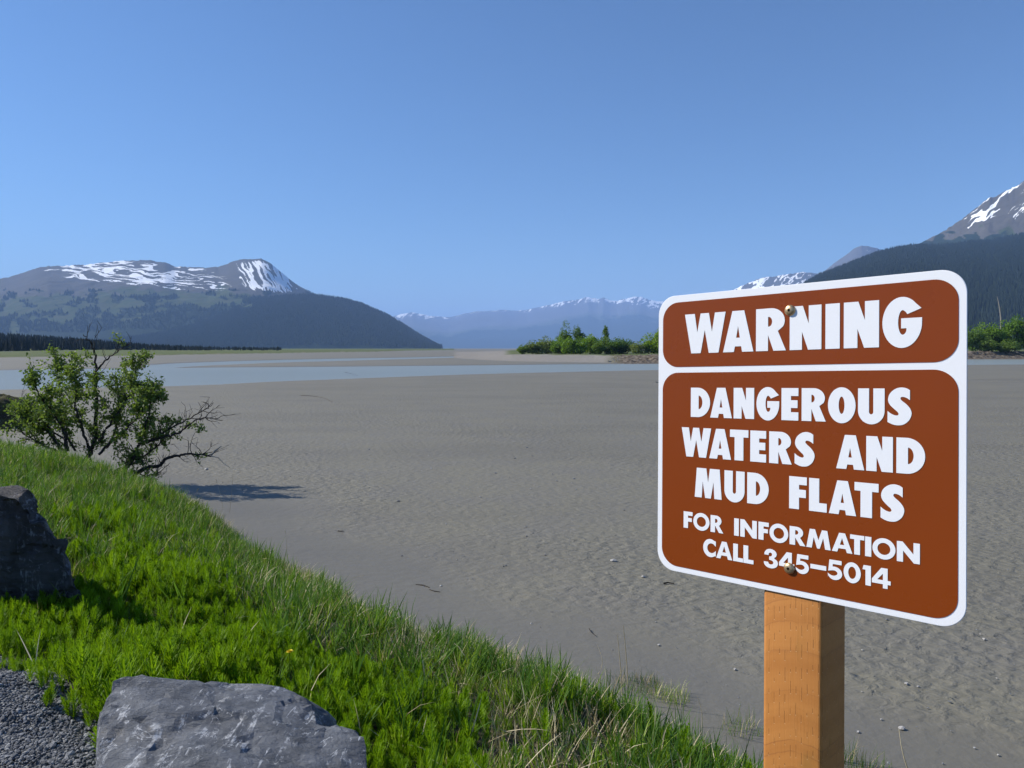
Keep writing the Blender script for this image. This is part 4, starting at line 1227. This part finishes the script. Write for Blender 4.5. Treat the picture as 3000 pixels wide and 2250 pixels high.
# ------------------------------------------------------------------ ground cover on the near bank
def gn_scatter(name, label, cat, pts, rot, scl, idx, variants, mat_names=None):
    src = bpy.data.collections.new(name + '_kinds')
    for k, me in enumerate(variants):
        src.objects.link(bpy.data.objects.new('%s_kind_%02d' % (name, k), me))
    me = bpy.data.meshes.new(name)
    me.vertices.add(len(pts)); me.vertices.foreach_set('co', np.asarray(pts, np.float32).ravel())
    a = me.attributes.new('rot', 'FLOAT_VECTOR', 'POINT'); a.data.foreach_set('vector', np.asarray(rot, np.float32).ravel())
    a = me.attributes.new('scl', 'FLOAT', 'POINT'); a.data.foreach_set('value', np.asarray(scl, np.float32))
    a = me.attributes.new('idx', 'INT', 'POINT'); a.data.foreach_set('value', np.asarray(idx, np.int32))
    o = link(name, me)
    g = bpy.data.node_groups.new(name + '_scatter', 'GeometryNodeTree')
    g.interface.new_socket('Geometry', in_out='INPUT', socket_type='NodeSocketGeometry')
    g.interface.new_socket('Geometry', in_out='OUTPUT', socket_type='NodeSocketGeometry')
    gi, go = g.nodes.new('NodeGroupInput'), g.nodes.new('NodeGroupOutput')
    ci = g.nodes.new('GeometryNodeCollectionInfo')
    ci.inputs['Collection'].default_value = src
    ci.inputs['Separate Children'].default_value = True
    ci.inputs['Reset Children'].default_value = True
    ip = g.nodes.new('GeometryNodeInstanceOnPoints')
    ip.inputs['Pick Instance'].default_value = True
    def na(nm, typ):
        n = g.nodes.new('GeometryNodeInputNamedAttribute'); n.data_type = typ; n.inputs['Name'].default_value = nm
        return n.outputs['Attribute']
    g.links.new(gi.outputs[0], ip.inputs['Points']); g.links.new(ci.outputs[0], ip.inputs['Instance'])
    g.links.new(na('idx', 'INT'), ip.inputs['Instance Index'])
    g.links.new(na('rot', 'FLOAT_VECTOR'), ip.inputs['Rotation'])
    g.links.new(na('scl', 'FLOAT'), ip.inputs['Scale'])
    g.links.new(ip.outputs[0], go.inputs[0])
    md = o.modifiers.new('scatter', 'NODES'); md.node_group = g
    return tag(o, label, cat, kind='stuff')

M['horsetail'] = leaf_material('horsetail', (0.125, 0.245, 0.008), (0.235, 0.390, 0.016), .45, rough=.55, spec=.2)
M['grass'] = leaf_material('grass_blades', (0.075, 0.155, 0.012), (0.270, 0.390, 0.045), .45, extra=(0.035, 0.085, 0.025), rough=.5, spec=.15)
M['grass_cool'] = leaf_material('grass_cool', (0.040, 0.110, 0.018), (0.130, 0.245, 0.040), .45, rough=.5, spec=.15)
M['straw'] = leaf_material('dry_straw', (0.32, 0.26, 0.15), (0.66, 0.58, 0.40), .2, rough=.7, spec=.2)
def mat_pebble():
    t = NT('pebble')
    rnd = t.new('ShaderNodeObjectInfo').outputs['Random']
    n = t.noise(t.coord('Object'), 40, 4, .6)
    col = t.ramp(rnd, [(0, (.09, .094, .102)), (.45, (.18, .186, .196)), (.85, (.28, .286, .295)), (1, (.46, .46, .45))])
    return t.set(t.mix(t.math('MULTIPLY', n, .5), col, (.10, .105, .115)), .75, t.bump(n, .002), .3)
M['pebble'] = mat_pebble()

def blade_ribbon(root, az, length, width, bend, lean, rng, nseg=4, fold=.0):
    t = np.linspace(0, 1, nseg + 1)
    ang = lean + bend * t ** 1.4
    step = length / nseg
    r = np.concatenate([[0], np.cumsum(np.sin(ang[:-1]) * step)]); z = np.concatenate([[0], np.cumsum(np.cos(ang[:-1]) * step)])
    d = np.array([math.cos(az), math.sin(az)]); s = np.array([-d[1], d[0]])
    w = width * np.array([.8, 1., .85, .6, .04]) if nseg == 4 else width * np.linspace(1, .05, nseg + 1)
    c = np.stack([root[0] + d[0] * r, root[1] + d[1] * r, root[2] + z], -1)
    off = np.stack([s[0] * w / 2, s[1] * w / 2, np.zeros_like(w)], -1)
    return np.concatenate([c - off, c + off]), np.array([(i, i + nseg + 1, i + nseg + 2, i + 1) for i in range(nseg)])

def clump_mesh(name, seed, n, radius, lmin, lmax, width, bend, mat, lean=.25, straw_frac=0):
    rng = np.random.default_rng(seed)
    Vs, Fs, b, mi = [], [], 0, []
    for i in range(n):
        a = rng.uniform(0, 6.28); q = radius * math.sqrt(rng.uniform())
        V, Fq = blade_ribbon((math.cos(a) * q, math.sin(a) * q, -.01), rng.uniform(0, 6.28), rng.uniform(lmin, lmax), width * rng.uniform(.6, 1.2), bend * rng.uniform(.2, 1.3), abs(rng.normal()) * lean, rng)
        Vs.append(V); Fs.append(Fq + b); b += len(V)
        mi += [1 if rng.random() < straw_frac else 0] * len(Fq)
    me = mesh_np(name, np.concatenate(Vs), np.concatenate(Fs), mat)
    if straw_frac:
        me.materials.append(M['straw']); me.polygons.foreach_set('material_index', np.array(mi, np.int32))
    return me

def horsetail_mesh(seed, h):
    """upright ribbed stem with whorls of fine needle branches, longest in the middle"""
    rng = np.random.default_rng(seed)
    Vs, Fs, b = [], [], 0
    lean = rng.normal(size=2) * .10
    def stem(t): return np.array([lean[0] * t * h * t, lean[1] * t * h * t, t * h])
    for sx in ((1, 0), (0, 1)):
        w = .0016
        V = []
        for t in (0, .5, 1): V += [stem(t) - np.array([sx[0] * w, sx[1] * w, 0]) * (1.1 - t), stem(t) + np.array([sx[0] * w, sx[1] * w, 0]) * (1.1 - t)]
        Vs.append(np.array(V)); Fs.append(np.array([(0, 1, 3, 2), (2, 3, 5, 4)]) + b); b += 6
    nw = 11
    for k in range(nw):
        t = .16 + .80 * k / (nw - 1)
        ln = h * (.05 + .30 * math.sin(math.pi * min(1, (t + .12) * .95)) ** 1.0) * rng.uniform(.8, 1.15)
        m = 9
        a0 = rng.uniform(0, 6.28)
        for j in range(m):
            a = a0 + j * 6.283 / m + rng.normal() * .15
            el = rng.uniform(.45, .95) + .45 * t
            d = np.array([math.cos(a) * math.cos(el), math.sin(a) * math.cos(el), math.sin(el)])
            s = np.array([-math.sin(a), math.cos(a), 0])
            p0 = stem(t); p1 = p0 + d * ln * .55 ; p2 = p1 + (d * .8 + np.array([0, 0, .45])) * ln * .45
            w = .0027
            Vs.append(np.array([p0 - s * w, p0 + s * w, p1 + s * w, p1 - s * w, p2])); 
            Fs.append(np.array([(0, 1, 2, 3), (3, 2, 4, 4)]) + b); b += 5
    V = np.concatenate(Vs); Fq = np.concatenate(Fs)
    tri = Fq[:, 2] == Fq[:, 3]
    me = bpy.data.meshes.new('horsetail_kind')
    me.from_pydata(V.tolist(), [], [tuple(f[:3]) if tt else tuple(f) for f, tt in zip(Fq.tolist(), tri)])
    me.materials.append(M['horsetail'])
    return me

def pebble_mesh(seed):
    rng = np.random.default_rng(seed)
    bm = bmesh.new(); bmesh.ops.create_icosphere(bm, subdivisions=1, radius=1)
    sc = np.array([1, rng.uniform(.6, .9), rng.uniform(.4, .65)])
    for v in bm.verts: v.co = Vector(np.array(v.co) * sc * rng.uniform(.78, 1.12))
    me = bpy.data.meshes.new('pebble_kind'); bm.to_mesh(me); bm.free(); me.materials.append(M['pebble'])
    return me

# zones, as polygons on the photograph that are carried down onto the bank
HORSE = np.array([(-200, 1800), (0, 1790), (110, 1725), (300, 1690), (430, 1655), (560, 1700), (660, 1770), (760, 1840), (880, 1910), (1000, 1960), (1150, 2000), (1270, 2040), (1420, 2100), (1530, 2180), (1600, 2330), (1600, 3200), (-900, 3200)], float)
HORSE2 = np.array([(150, 1540), (450, 1530), (620, 1590), (720, 1700), (660, 1770), (560, 1700), (420, 1655), (200, 1670)], float)
STRAW = [np.array(q, float) for q in ([(820, 1660), (880, 1690), (1000, 1790), (960, 1800), (850, 1730)], [(1120, 1890), (1260, 1890), (1290, 1980), (1150, 1990)], [(1430, 2120), (1750, 2110), (1900, 2230), (1850, 2400), (1400, 2400)], [(1350, 1900), (1500, 1930), (1650, 2010), (1500, 2020)])]
def candidates(n, seed, x0=-16, x1=3.2, y0=1.6, y1=20.4):
    rng = np.random.default_rng(seed)
    x = rng.uniform(x0, x1, n); y = rng.uniform(y0, y1, n)
    z, s = bank_z(x, y)
    pc, pr, zc = project(x, y, z)
    ok = (s > -.05) & (zc > .5) & (pc > -420) & (pc < 2760) & (pr < 2560) & (pr > 1150)
    return x[ok], y[ok], z[ok], s[ok], pc[ok], pr[ok], rng
def in_boulder(x, y):
    a = (np.abs(x + 1.02) < .54) & (y > 2.45) & (y < 3.35) & ((x + 1.02) * .0 + y < 3.33)
    b = (x < -3.45) & (x > -5.1) & (y > 5.3) & (y < 6.4)
    return a | b

def build_cover():
    # horsetails
    kinds = [horsetail_mesh(100 + i, 1.0 * h) for i, h in enumerate((.20, .24, .17, .22, .26, .19))]
    x, y, z, s, pc, pr, rng = candidates(260000, 1, -9, 3.2, 1.6, 12)
    dens = in_poly(pc, pr, HORSE) * 1.0
    dens = np.where(in_poly(pc, pr, HORSE2), .45, dens)
    dens = np.where((pc > 1300) & (pr > 2050) & ~in_poly(pc, pr, HORSE), .22, dens)
    patch = fbm(x * 1.3, y * 1.3, 71, 3)
    dens = dens * sstep(.22, .42, patch + .12 * (pc < 900))
    fr = sstep(900, 1500, pc)
    dens *= 1 - .45 * fr
    gr = in_poly(pc, pr, GRAVEL_POLY)
    sparse = np.zeros(len(x))
    for cx_, cy_, rr_ in ((133, 2012, 34), (133, 2063, 30), (102, 2090, 22), (205, 2018, 38), (222, 2058, 34), (195, 2112, 26), (262, 2112, 34), (60, 1960, 40), (20, 1950, 40), (255, 2150, 18), (110, 1985, 40)):
        sparse = np.maximum(sparse, sstep(1.1, .5, np.hypot(pc - cx_, (pr - cy_) * 1.4) / rr_) * .9)
    dens = np.where(gr, sparse, dens)
    far_mix = (pr < 1640) & ~in_poly(pc, pr, HORSE)
    dens = np.maximum(dens, .10 * far_mix * sstep(.45, .6, patch))
    for q in STRAW: dens = np.where(in_poly(pc, pr, q), dens * .45, dens)
    dens *= np.interp(y, [2, 4, 8, 12], [1.0, .9, .55, .35])
    keep = (rng.random(len(x)) < dens * .26) & ~in_boulder(x, y) & (s > .25)
    x, y, z, pc, pr, gr = x[keep], y[keep], z[keep], pc[keep], pr[keep], gr[keep]
    n = len(x)
    rot = np.stack([rng.normal(size=n) * .16, rng.normal(size=n) * .16, rng.uniform(0, 6.28, n)], -1)
    hum = .55 + .9 * fbm(x * 1.1, y * 1.1, 79, 2)
    scl = rng.uniform(.6, 1.2, n) * np.where(gr, .55, 1.0) * hum
    gn_scatter('horsetail_cover', 'bright green feathery horsetails carpeting the near bank', 'horsetail', np.stack([x, y, z - .01], -1), rot, scl, rng.integers(0, len(kinds), n), kinds)
    print('horsetails', n)
    # grass
    kinds = [clump_mesh('grass_kind', 200 + i, 16, .05, .16, .44, .0115, 1.3, M['grass' if i < 2 else 'grass_cool'], .28, .14) for i in range(4)] + \
            [clump_mesh('grass_kind', 220 + i, 22, .06, .10, .24, .006, .8, M['grass'], .35, .16) for i in range(3)] + \
            [clump_mesh('grass_kind', 240 + i, 7, .05, .30, .55, .013, .8, M['grass_cool'], .2, .0) for i in range(2)]
    x, y, z, s, pc, pr, rng = candidates(150000, 2)
    h = in_poly(pc, pr, HORSE)
    dens = np.where(h, .05, 1.0)
    dens = np.where(in_poly(pc, pr, HORSE2), .5, dens)
    dens = np.where(h & (pc > 800), .16, dens)
    dens *= np.interp(s, [-.05, 0, .5, 1.0], [.35, .7, 1, 1])
    dens *= sstep(.2, .45, fbm(x * 1.4, y * 1.4, 81, 3) + .12)
    dens = np.where(in_poly(pc, pr, GRAVEL_POLY), 0, dens)
    for q in STRAW: dens = np.where(in_poly(pc, pr, q), dens * .4, dens)
    keep = (rng.random(len(x)) < dens * .45) & ~in_boulder(x, y)
    x, y, z, s, pc, pr = x[keep], y[keep], z[keep], s[keep], pc[keep], pr[keep]
    n = len(x)
    short = fbm(x * .9, y * .9, 85, 3) > .56
    idx = np.where(short, rng.integers(4, 7, n), rng.integers(0, 4, n))
    idx = np.where(rng.random(n) < .16, rng.integers(7, 9, n), idx)
    rot = np.stack([rng.normal(size=n) * .2 + .05, rng.normal(size=n) * .2 + .12, rng.uniform(0, 6.28, n)], -1)
    scl = rng.uniform(.6, 1.1, n) * np.interp(s, [-.05, .3, 1.0], [.45, .7, .95]) * np.interp(y, [3, 12, 20], [.9, .85, .7])
    gn_scatter('bank_grass', 'long green grass along the edge of the bank', 'grass', np.stack([x, y, z], -1), rot, scl, idx, kinds)
    print('grass', n)
    # dry straw lying among it
    kinds = [clump_mesh('straw_kind', 300 + i, 10, .10, .12, .34, .006, .4, M['straw'], 1.6) for i in range(4)]
    x, y, z, s, pc, pr, rng = candidates(110000, 3)
    dens = np.full(len(x), .07)
    dens = np.where(in_poly(pc, pr, HORSE), .008, dens)
    for q in STRAW: dens = np.where(in_poly(pc, pr, q), .42 if q[0][0] > 1400 else .8, dens)
    dens = np.maximum(dens, .5 * (sstep(.4, .1, s) * sstep(.5, .65, fbm(x * .9, y * .9, 91, 2))))
    dens = np.where(in_poly(pc, pr, GRAVEL_POLY), 0.004, dens)
    keep = (rng.random(len(x)) < dens) & ~in_boulder(x, y)
    x, y, z = x[keep], y[keep], z[keep]; n = len(x)
    rot = np.stack([rng.normal(size=n) * .2, rng.normal(size=n) * .2, rng.uniform(0, 6.28, n)], -1)
    gn_scatter('dry_grass', 'pale dead straw lying between the green grass', 'dry grass', np.stack([x, y, z + .02], -1), rot, rng.uniform(.5, 1.1, n), rng.integers(0, 4, n), kinds)
    print('straw', n)
    # gravel
    kinds = [pebble_mesh(400 + i) for i in range(8)]
    x, y, z, s, pc, pr, rng = candidates(200000, 4, -4.6, -.6, 1.9, 4.8)
    keep = in_poly(pc, pr, GRAVEL_POLY) & ~in_boulder(x, y) & (rng.random(len(x)) < .40)
    x, y, z = x[keep], y[keep], z[keep]; n = len(x)
    rot = np.stack([rng.normal(size=n) * .4, rng.normal(size=n) * .4, rng.uniform(0, 6.28, n)], -1)
    gn_scatter('gravel', 'loose grey gravel at the lower left corner', 'gravel', np.stack([x, y, z + .003], -1), rot, np.exp(rng.normal(size=n) * .42) * .0076, rng.integers(0, 8, n), kinds)
    print('gravel', n)
build_cover()

# small tufts on the mud just off the bank
def tuft(label, px, py, n, rad, hmax, seed):
    p = bank_hit(px, py)
    me = clump_mesh('grass_tuft', seed, n, rad, hmax * .4, hmax, .005, .9, M['grass'], .35, .35)
    o = link('grass_tuft', me); o.location = p; o.rotation_euler = (0, 0, seed)
    tag(o, label, 'grass tuft', 'grass tufts on the mud')
tuft('small grass tuft on the mud, left of two beside the post', 1870, 2018, 240, .24, .22, 501)
tuft('small grass tuft on the mud nearest the left side of post', 1962, 2052, 180, .20, .24, 502)
tuft('grass tuft at the right foot of the post', 2495, 2262, 90, .14, .30, 503)
tuft('grass tuft against the left side of the post', 2170, 2150, 90, .18, .26, 504)
tuft('low grass tuft right of the post at the bottom edge', 2590, 2275, 60, .12, .18, 505)

# tall dry stalks standing clear of the grass
def stalk(label, foot, top, seed, rad=.0032, head=False, mat='straw'):
    p = bank_hit(*foot)
    q = at_depth(top[0], top[1], p[1] + .05)
    rng = np.random.default_rng(seed)
    t = np.linspace(0, 1, 7)[:, None]
    bow = np.array([rng.normal() * .03, rng.normal() * .02, 0])
    pts = (q - p) * t + bow * np.sin(t * math.pi)
    paths = [(pts, np.linspace(rad, rad * .45, 7))]
    if head:
        d = (pts[-1] - pts[-2]); d /= np.linalg.norm(d)
        paths.append((pts[-1] + d * np.linspace(0, .07, 5)[:, None], [.002, .006, .007, .005, .001]))
    V, Fq = tube_mesh(paths, 5)
    o = link('dry_stalk', mesh_np('dry_stalk', V, Fq, M[mat])); o.location = p
    tag(o, label, 'stalk', 'tall dry stalks standing above the grass')
stalk('taller yellow stalk of the pair left of the post', (1843, 2080), (1826, 1832), 1, .006)
stalk('shorter pale stalk of the pair left of the post', (1823, 2050), (1809, 1862), 2, .006)
stalk('thin single stalk left of the stalk pair', (1745, 1985), (1748, 1887), 3, .004)
stalk('pale stalk in the middle of the near grass', (1524, 2000), (1516, 1890), 4, .006)
stalk('pale stem right of the post against the mud', (2662, 2262), (2634, 2135), 5, .006)
stalk('thin stem just left of the post above the mud', (2055, 2150), (2043, 2040), 6)
stalk('dry stem leaning right over the mud, middle of bank edge', (1085, 1815), (1190, 1762), 7, .004)
stalk('pale stem standing on the straw patch by the bank edge', (972, 1798), (986, 1722), 8, .004)
stalk('bent dry stem lying out over the mud from bank edge', (988, 1704), (1066, 1686), 9, .0035)
stalk('thin seed stalk over the mud below the willow', (560, 1500), (576, 1440), 10, .003, True)
stalk('seed stalk standing by the willow shadow', (655, 1500), (636, 1415), 11, .003, True)
stalk('tall thin stem right of the willow shadow', (672, 1510), (684, 1366), 12, .003)
stalk('thin stem left of the willow shadow', (555, 1480), (550, 1430), 13, .003)
stalk('seed stalk above the bank edge, halfway to the willow', (838, 1620), (836, 1562), 14, .003, True)

# dandelion
def build_dandelion():
    p = bank_hit(848, 2040)
    top = at_depth(849, 1911, p[1] + .02) - p
    root = empty('dandelion', p)
    tag(root, 'single yellow dandelion among the horsetails', 'flower')
    V, Fq = tube_mesh([(np.array([[0, 0, -.02], top * .5, top]), [.003, .003, .0025])], 6)
    link('stem', mesh_np('stem', V, Fq, M['grass']), root)
    rng = np.random.default_rng(3)
    Vs, Fs, b = [], [], 0
    for k in range(70):
        ring = k / 70; a = k * 2.4; el = .15 + 1.1 * (1 - ring)
        ln = .026 * (.6 + .4 * ring)
        d = np.array([math.cos(a) * math.cos(el), math.sin(a) * math.cos(el), math.sin(el)]); s = np.array([-math.sin(a), math.cos(a), 0]) * .0026
        Vs += [top, top + d * ln * .7 - s, top + d * ln, top + d * ln * .7 + s]; Fs.append((b, b + 1, b + 2, b + 3)); b += 4
    t = NT('dandelion_yellow'); t.set((.85, .66, .01), .6)
    link('petals', mesh_np('petals', np.array(Vs), Fs, t.m), root)
build_dandelion()

# stones and sticks on the mud
def mat_stone():
    t = NT('mud_stone')
    n = t.noise(t.coord('Object'), 14, 5, .6)
    return t.set(t.mix(n, (.24, .23, .215), (.46, .45, .43)), .8, t.bump(n, .01), .3)
M['mud_stone'] = mat_stone()
def stone(label, px, py, wpx, seed, flat=.5):
    p = on_flat(px, py)
    r = wpx / 2 * p[1] / F
    rng = np.random.default_rng(seed)
    bm = bmesh.new(); bmesh.ops.create_icosphere(bm, subdivisions=3, radius=1)
    V = np.array([v.co[:] for v in bm.verts])
    planes = rng.normal(size=(9, 3)); planes /= np.linalg.norm(planes, axis=1)[:, None]
    for q in planes:
        d = V @ q - rng.uniform(.62, .85); V -= np.clip(d, 0, None)[:, None] * q
    V += (fbm(V[:, 0] * 3 + 7, V[:, 1] * 3 + V[:, 2] * 2, seed, 3)[:, None] - .5) * .22
    V *= np.array([r, r * rng.uniform(.6, .9), r * flat])
    for v, c in zip(bm.verts, V): v.co = c
    me = bpy.data.meshes.new('stone'); bm.to_mesh(me); bm.free(); me.materials.append(M['mud_stone'])
    o = link('stone', me); o.location = (p[0], p[1], r * flat * .35); o.rotation_euler = (0, 0, rng.uniform(0, 6))
    tag(o, label, 'stone', 'stones lying on the mud')
for i, (lb, a, b, w) in enumerate([
    ('white angular stone on the mud right of the willow', 605, 1376, 16), ('small white stone just right of the angular one by the willow', 687, 1377, 7),
    ('pale flat stone on the mud left of the lower sign corner', 1797, 1644, 21), ('smaller pale stone between the flat stone and the sign', 1884, 1690, 13),
    ('flat grey stone near the bank edge, centre left', 1098, 1719, 13), ('small grey stone right of the drift twigs', 1292, 1717, 10),
    ('dark wet stone near the grass, picture centre', 1557, 1828, 10), ('tiny pale stone on the ripples above the grass', 1338, 1640, 7),
    ('dark small stone left of the stalk pair', 1930, 1890, 10), ('tiny white stone left of the post', 1921, 1822, 6),
    ('tiny stone far out on the mud, level with the word MUD', 1555, 1432, 6), ('pale pebble far out on the mud, nearest the sign\'s left edge', 1675, 1415, 5),
    ('pale stone right of the sign corner', 2883, 1873, 12), ('small white stone below the sign right corner', 2527, 1905, 8),
    ('flat stone right of post near picture bottom', 2514, 2145, 14), ('pale stone with a spike right of the post', 2643, 2135, 22),
    ('white pebble below the right sign corner, lower one', 2690, 2012, 10), ('pale pebble left of the white one, right of post', 2656, 2004, 15),
    ('white pebble at right, above middle of the post', 2872, 1858, 7), ('small stone right of post, mid height', 2525, 2026, 6),
    ('dark pebble at lower right of the post', 2582, 2108, 9), ('grey stone in the lower right mud', 2924, 2212, 10),
    ('small grey stone close to the left side of the post', 2153, 1961, 11), ('white pebble at the far right of the mud', 2920, 1987, 6)]):
    stone(lb, a, b, w, 600 + i)
def twig(label, pix, rad=.007):
    pts = np.array([on_flat(a, b, .012 + .006 * (k % 2)) for k, (a, b) in enumerate(pix)])
    V, Fq = tube_mesh([(pts - pts[0], np.linspace(rad, rad * .6, len(pts)))], 5)
    o = link('drift_twig', mesh_np('drift_twig', V, Fq, M['bark_dark'])); o.location = pts[0]
    tag(o, label, 'twig', 'dark twigs lying on the mud')
twig('dark crooked twig on the smooth mud near the bank edge', [(1218, 1713), (1240, 1714), (1258, 1721)], .010)
twig('dark twig just right of the crooked one', [(1258, 1727), (1270, 1731), (1290, 1734)], .008)
twig('thin dark twig on the mud near the stalk pair', [(1726, 1842), (1732, 1852), (1746, 1863)], .006)
twig('dark bit of wood on the ripples left of the sign', [(1945, 1709), (1958, 1706), (1975, 1710)], .014)
twig('thin dark twig on the mud at upper centre left', [(990, 1555), (1000, 1556), (1008, 1556)], .010)
twig('long faint twig on the flat beyond the willow', [(880, 1158), (915, 1160), (950, 1166), (975, 1178)], .018)
twig('dark twig far out on the flat, centre', [(1010, 1090), (1050, 1100)], .02)

# loose flecks of debris across the mud: far too many and too small to count
def build_flecks():
    rng = np.random.default_rng(31)
    n = 420
    px = rng.uniform(500, 3000, n); py = 1180 + 1060 * rng.random(n) ** .8
    P = np.array([on_flat(a, b, .004) for a, b in zip(px, py)])
    s = shore_s(P[:, 0], P[:, 1])
    P = P[s < -.15]
    sz = np.exp(rng.normal(size=len(P)) * .45) * .010 * np.clip(P[:, 1] / 10, .8, 3)
    rot = np.stack([rng.normal(size=len(P)) * .2, rng.normal(size=len(P)) * .2, rng.uniform(0, 6.28, len(P))], -1)
    gn_scatter('mud_debris', 'tiny pebbles and flecks scattered over the mud', 'debris', P, rot, sz, rng.integers(0, 6, len(P)), [pebble_mesh(800 + i) for i in range(6)])
build_flecks()
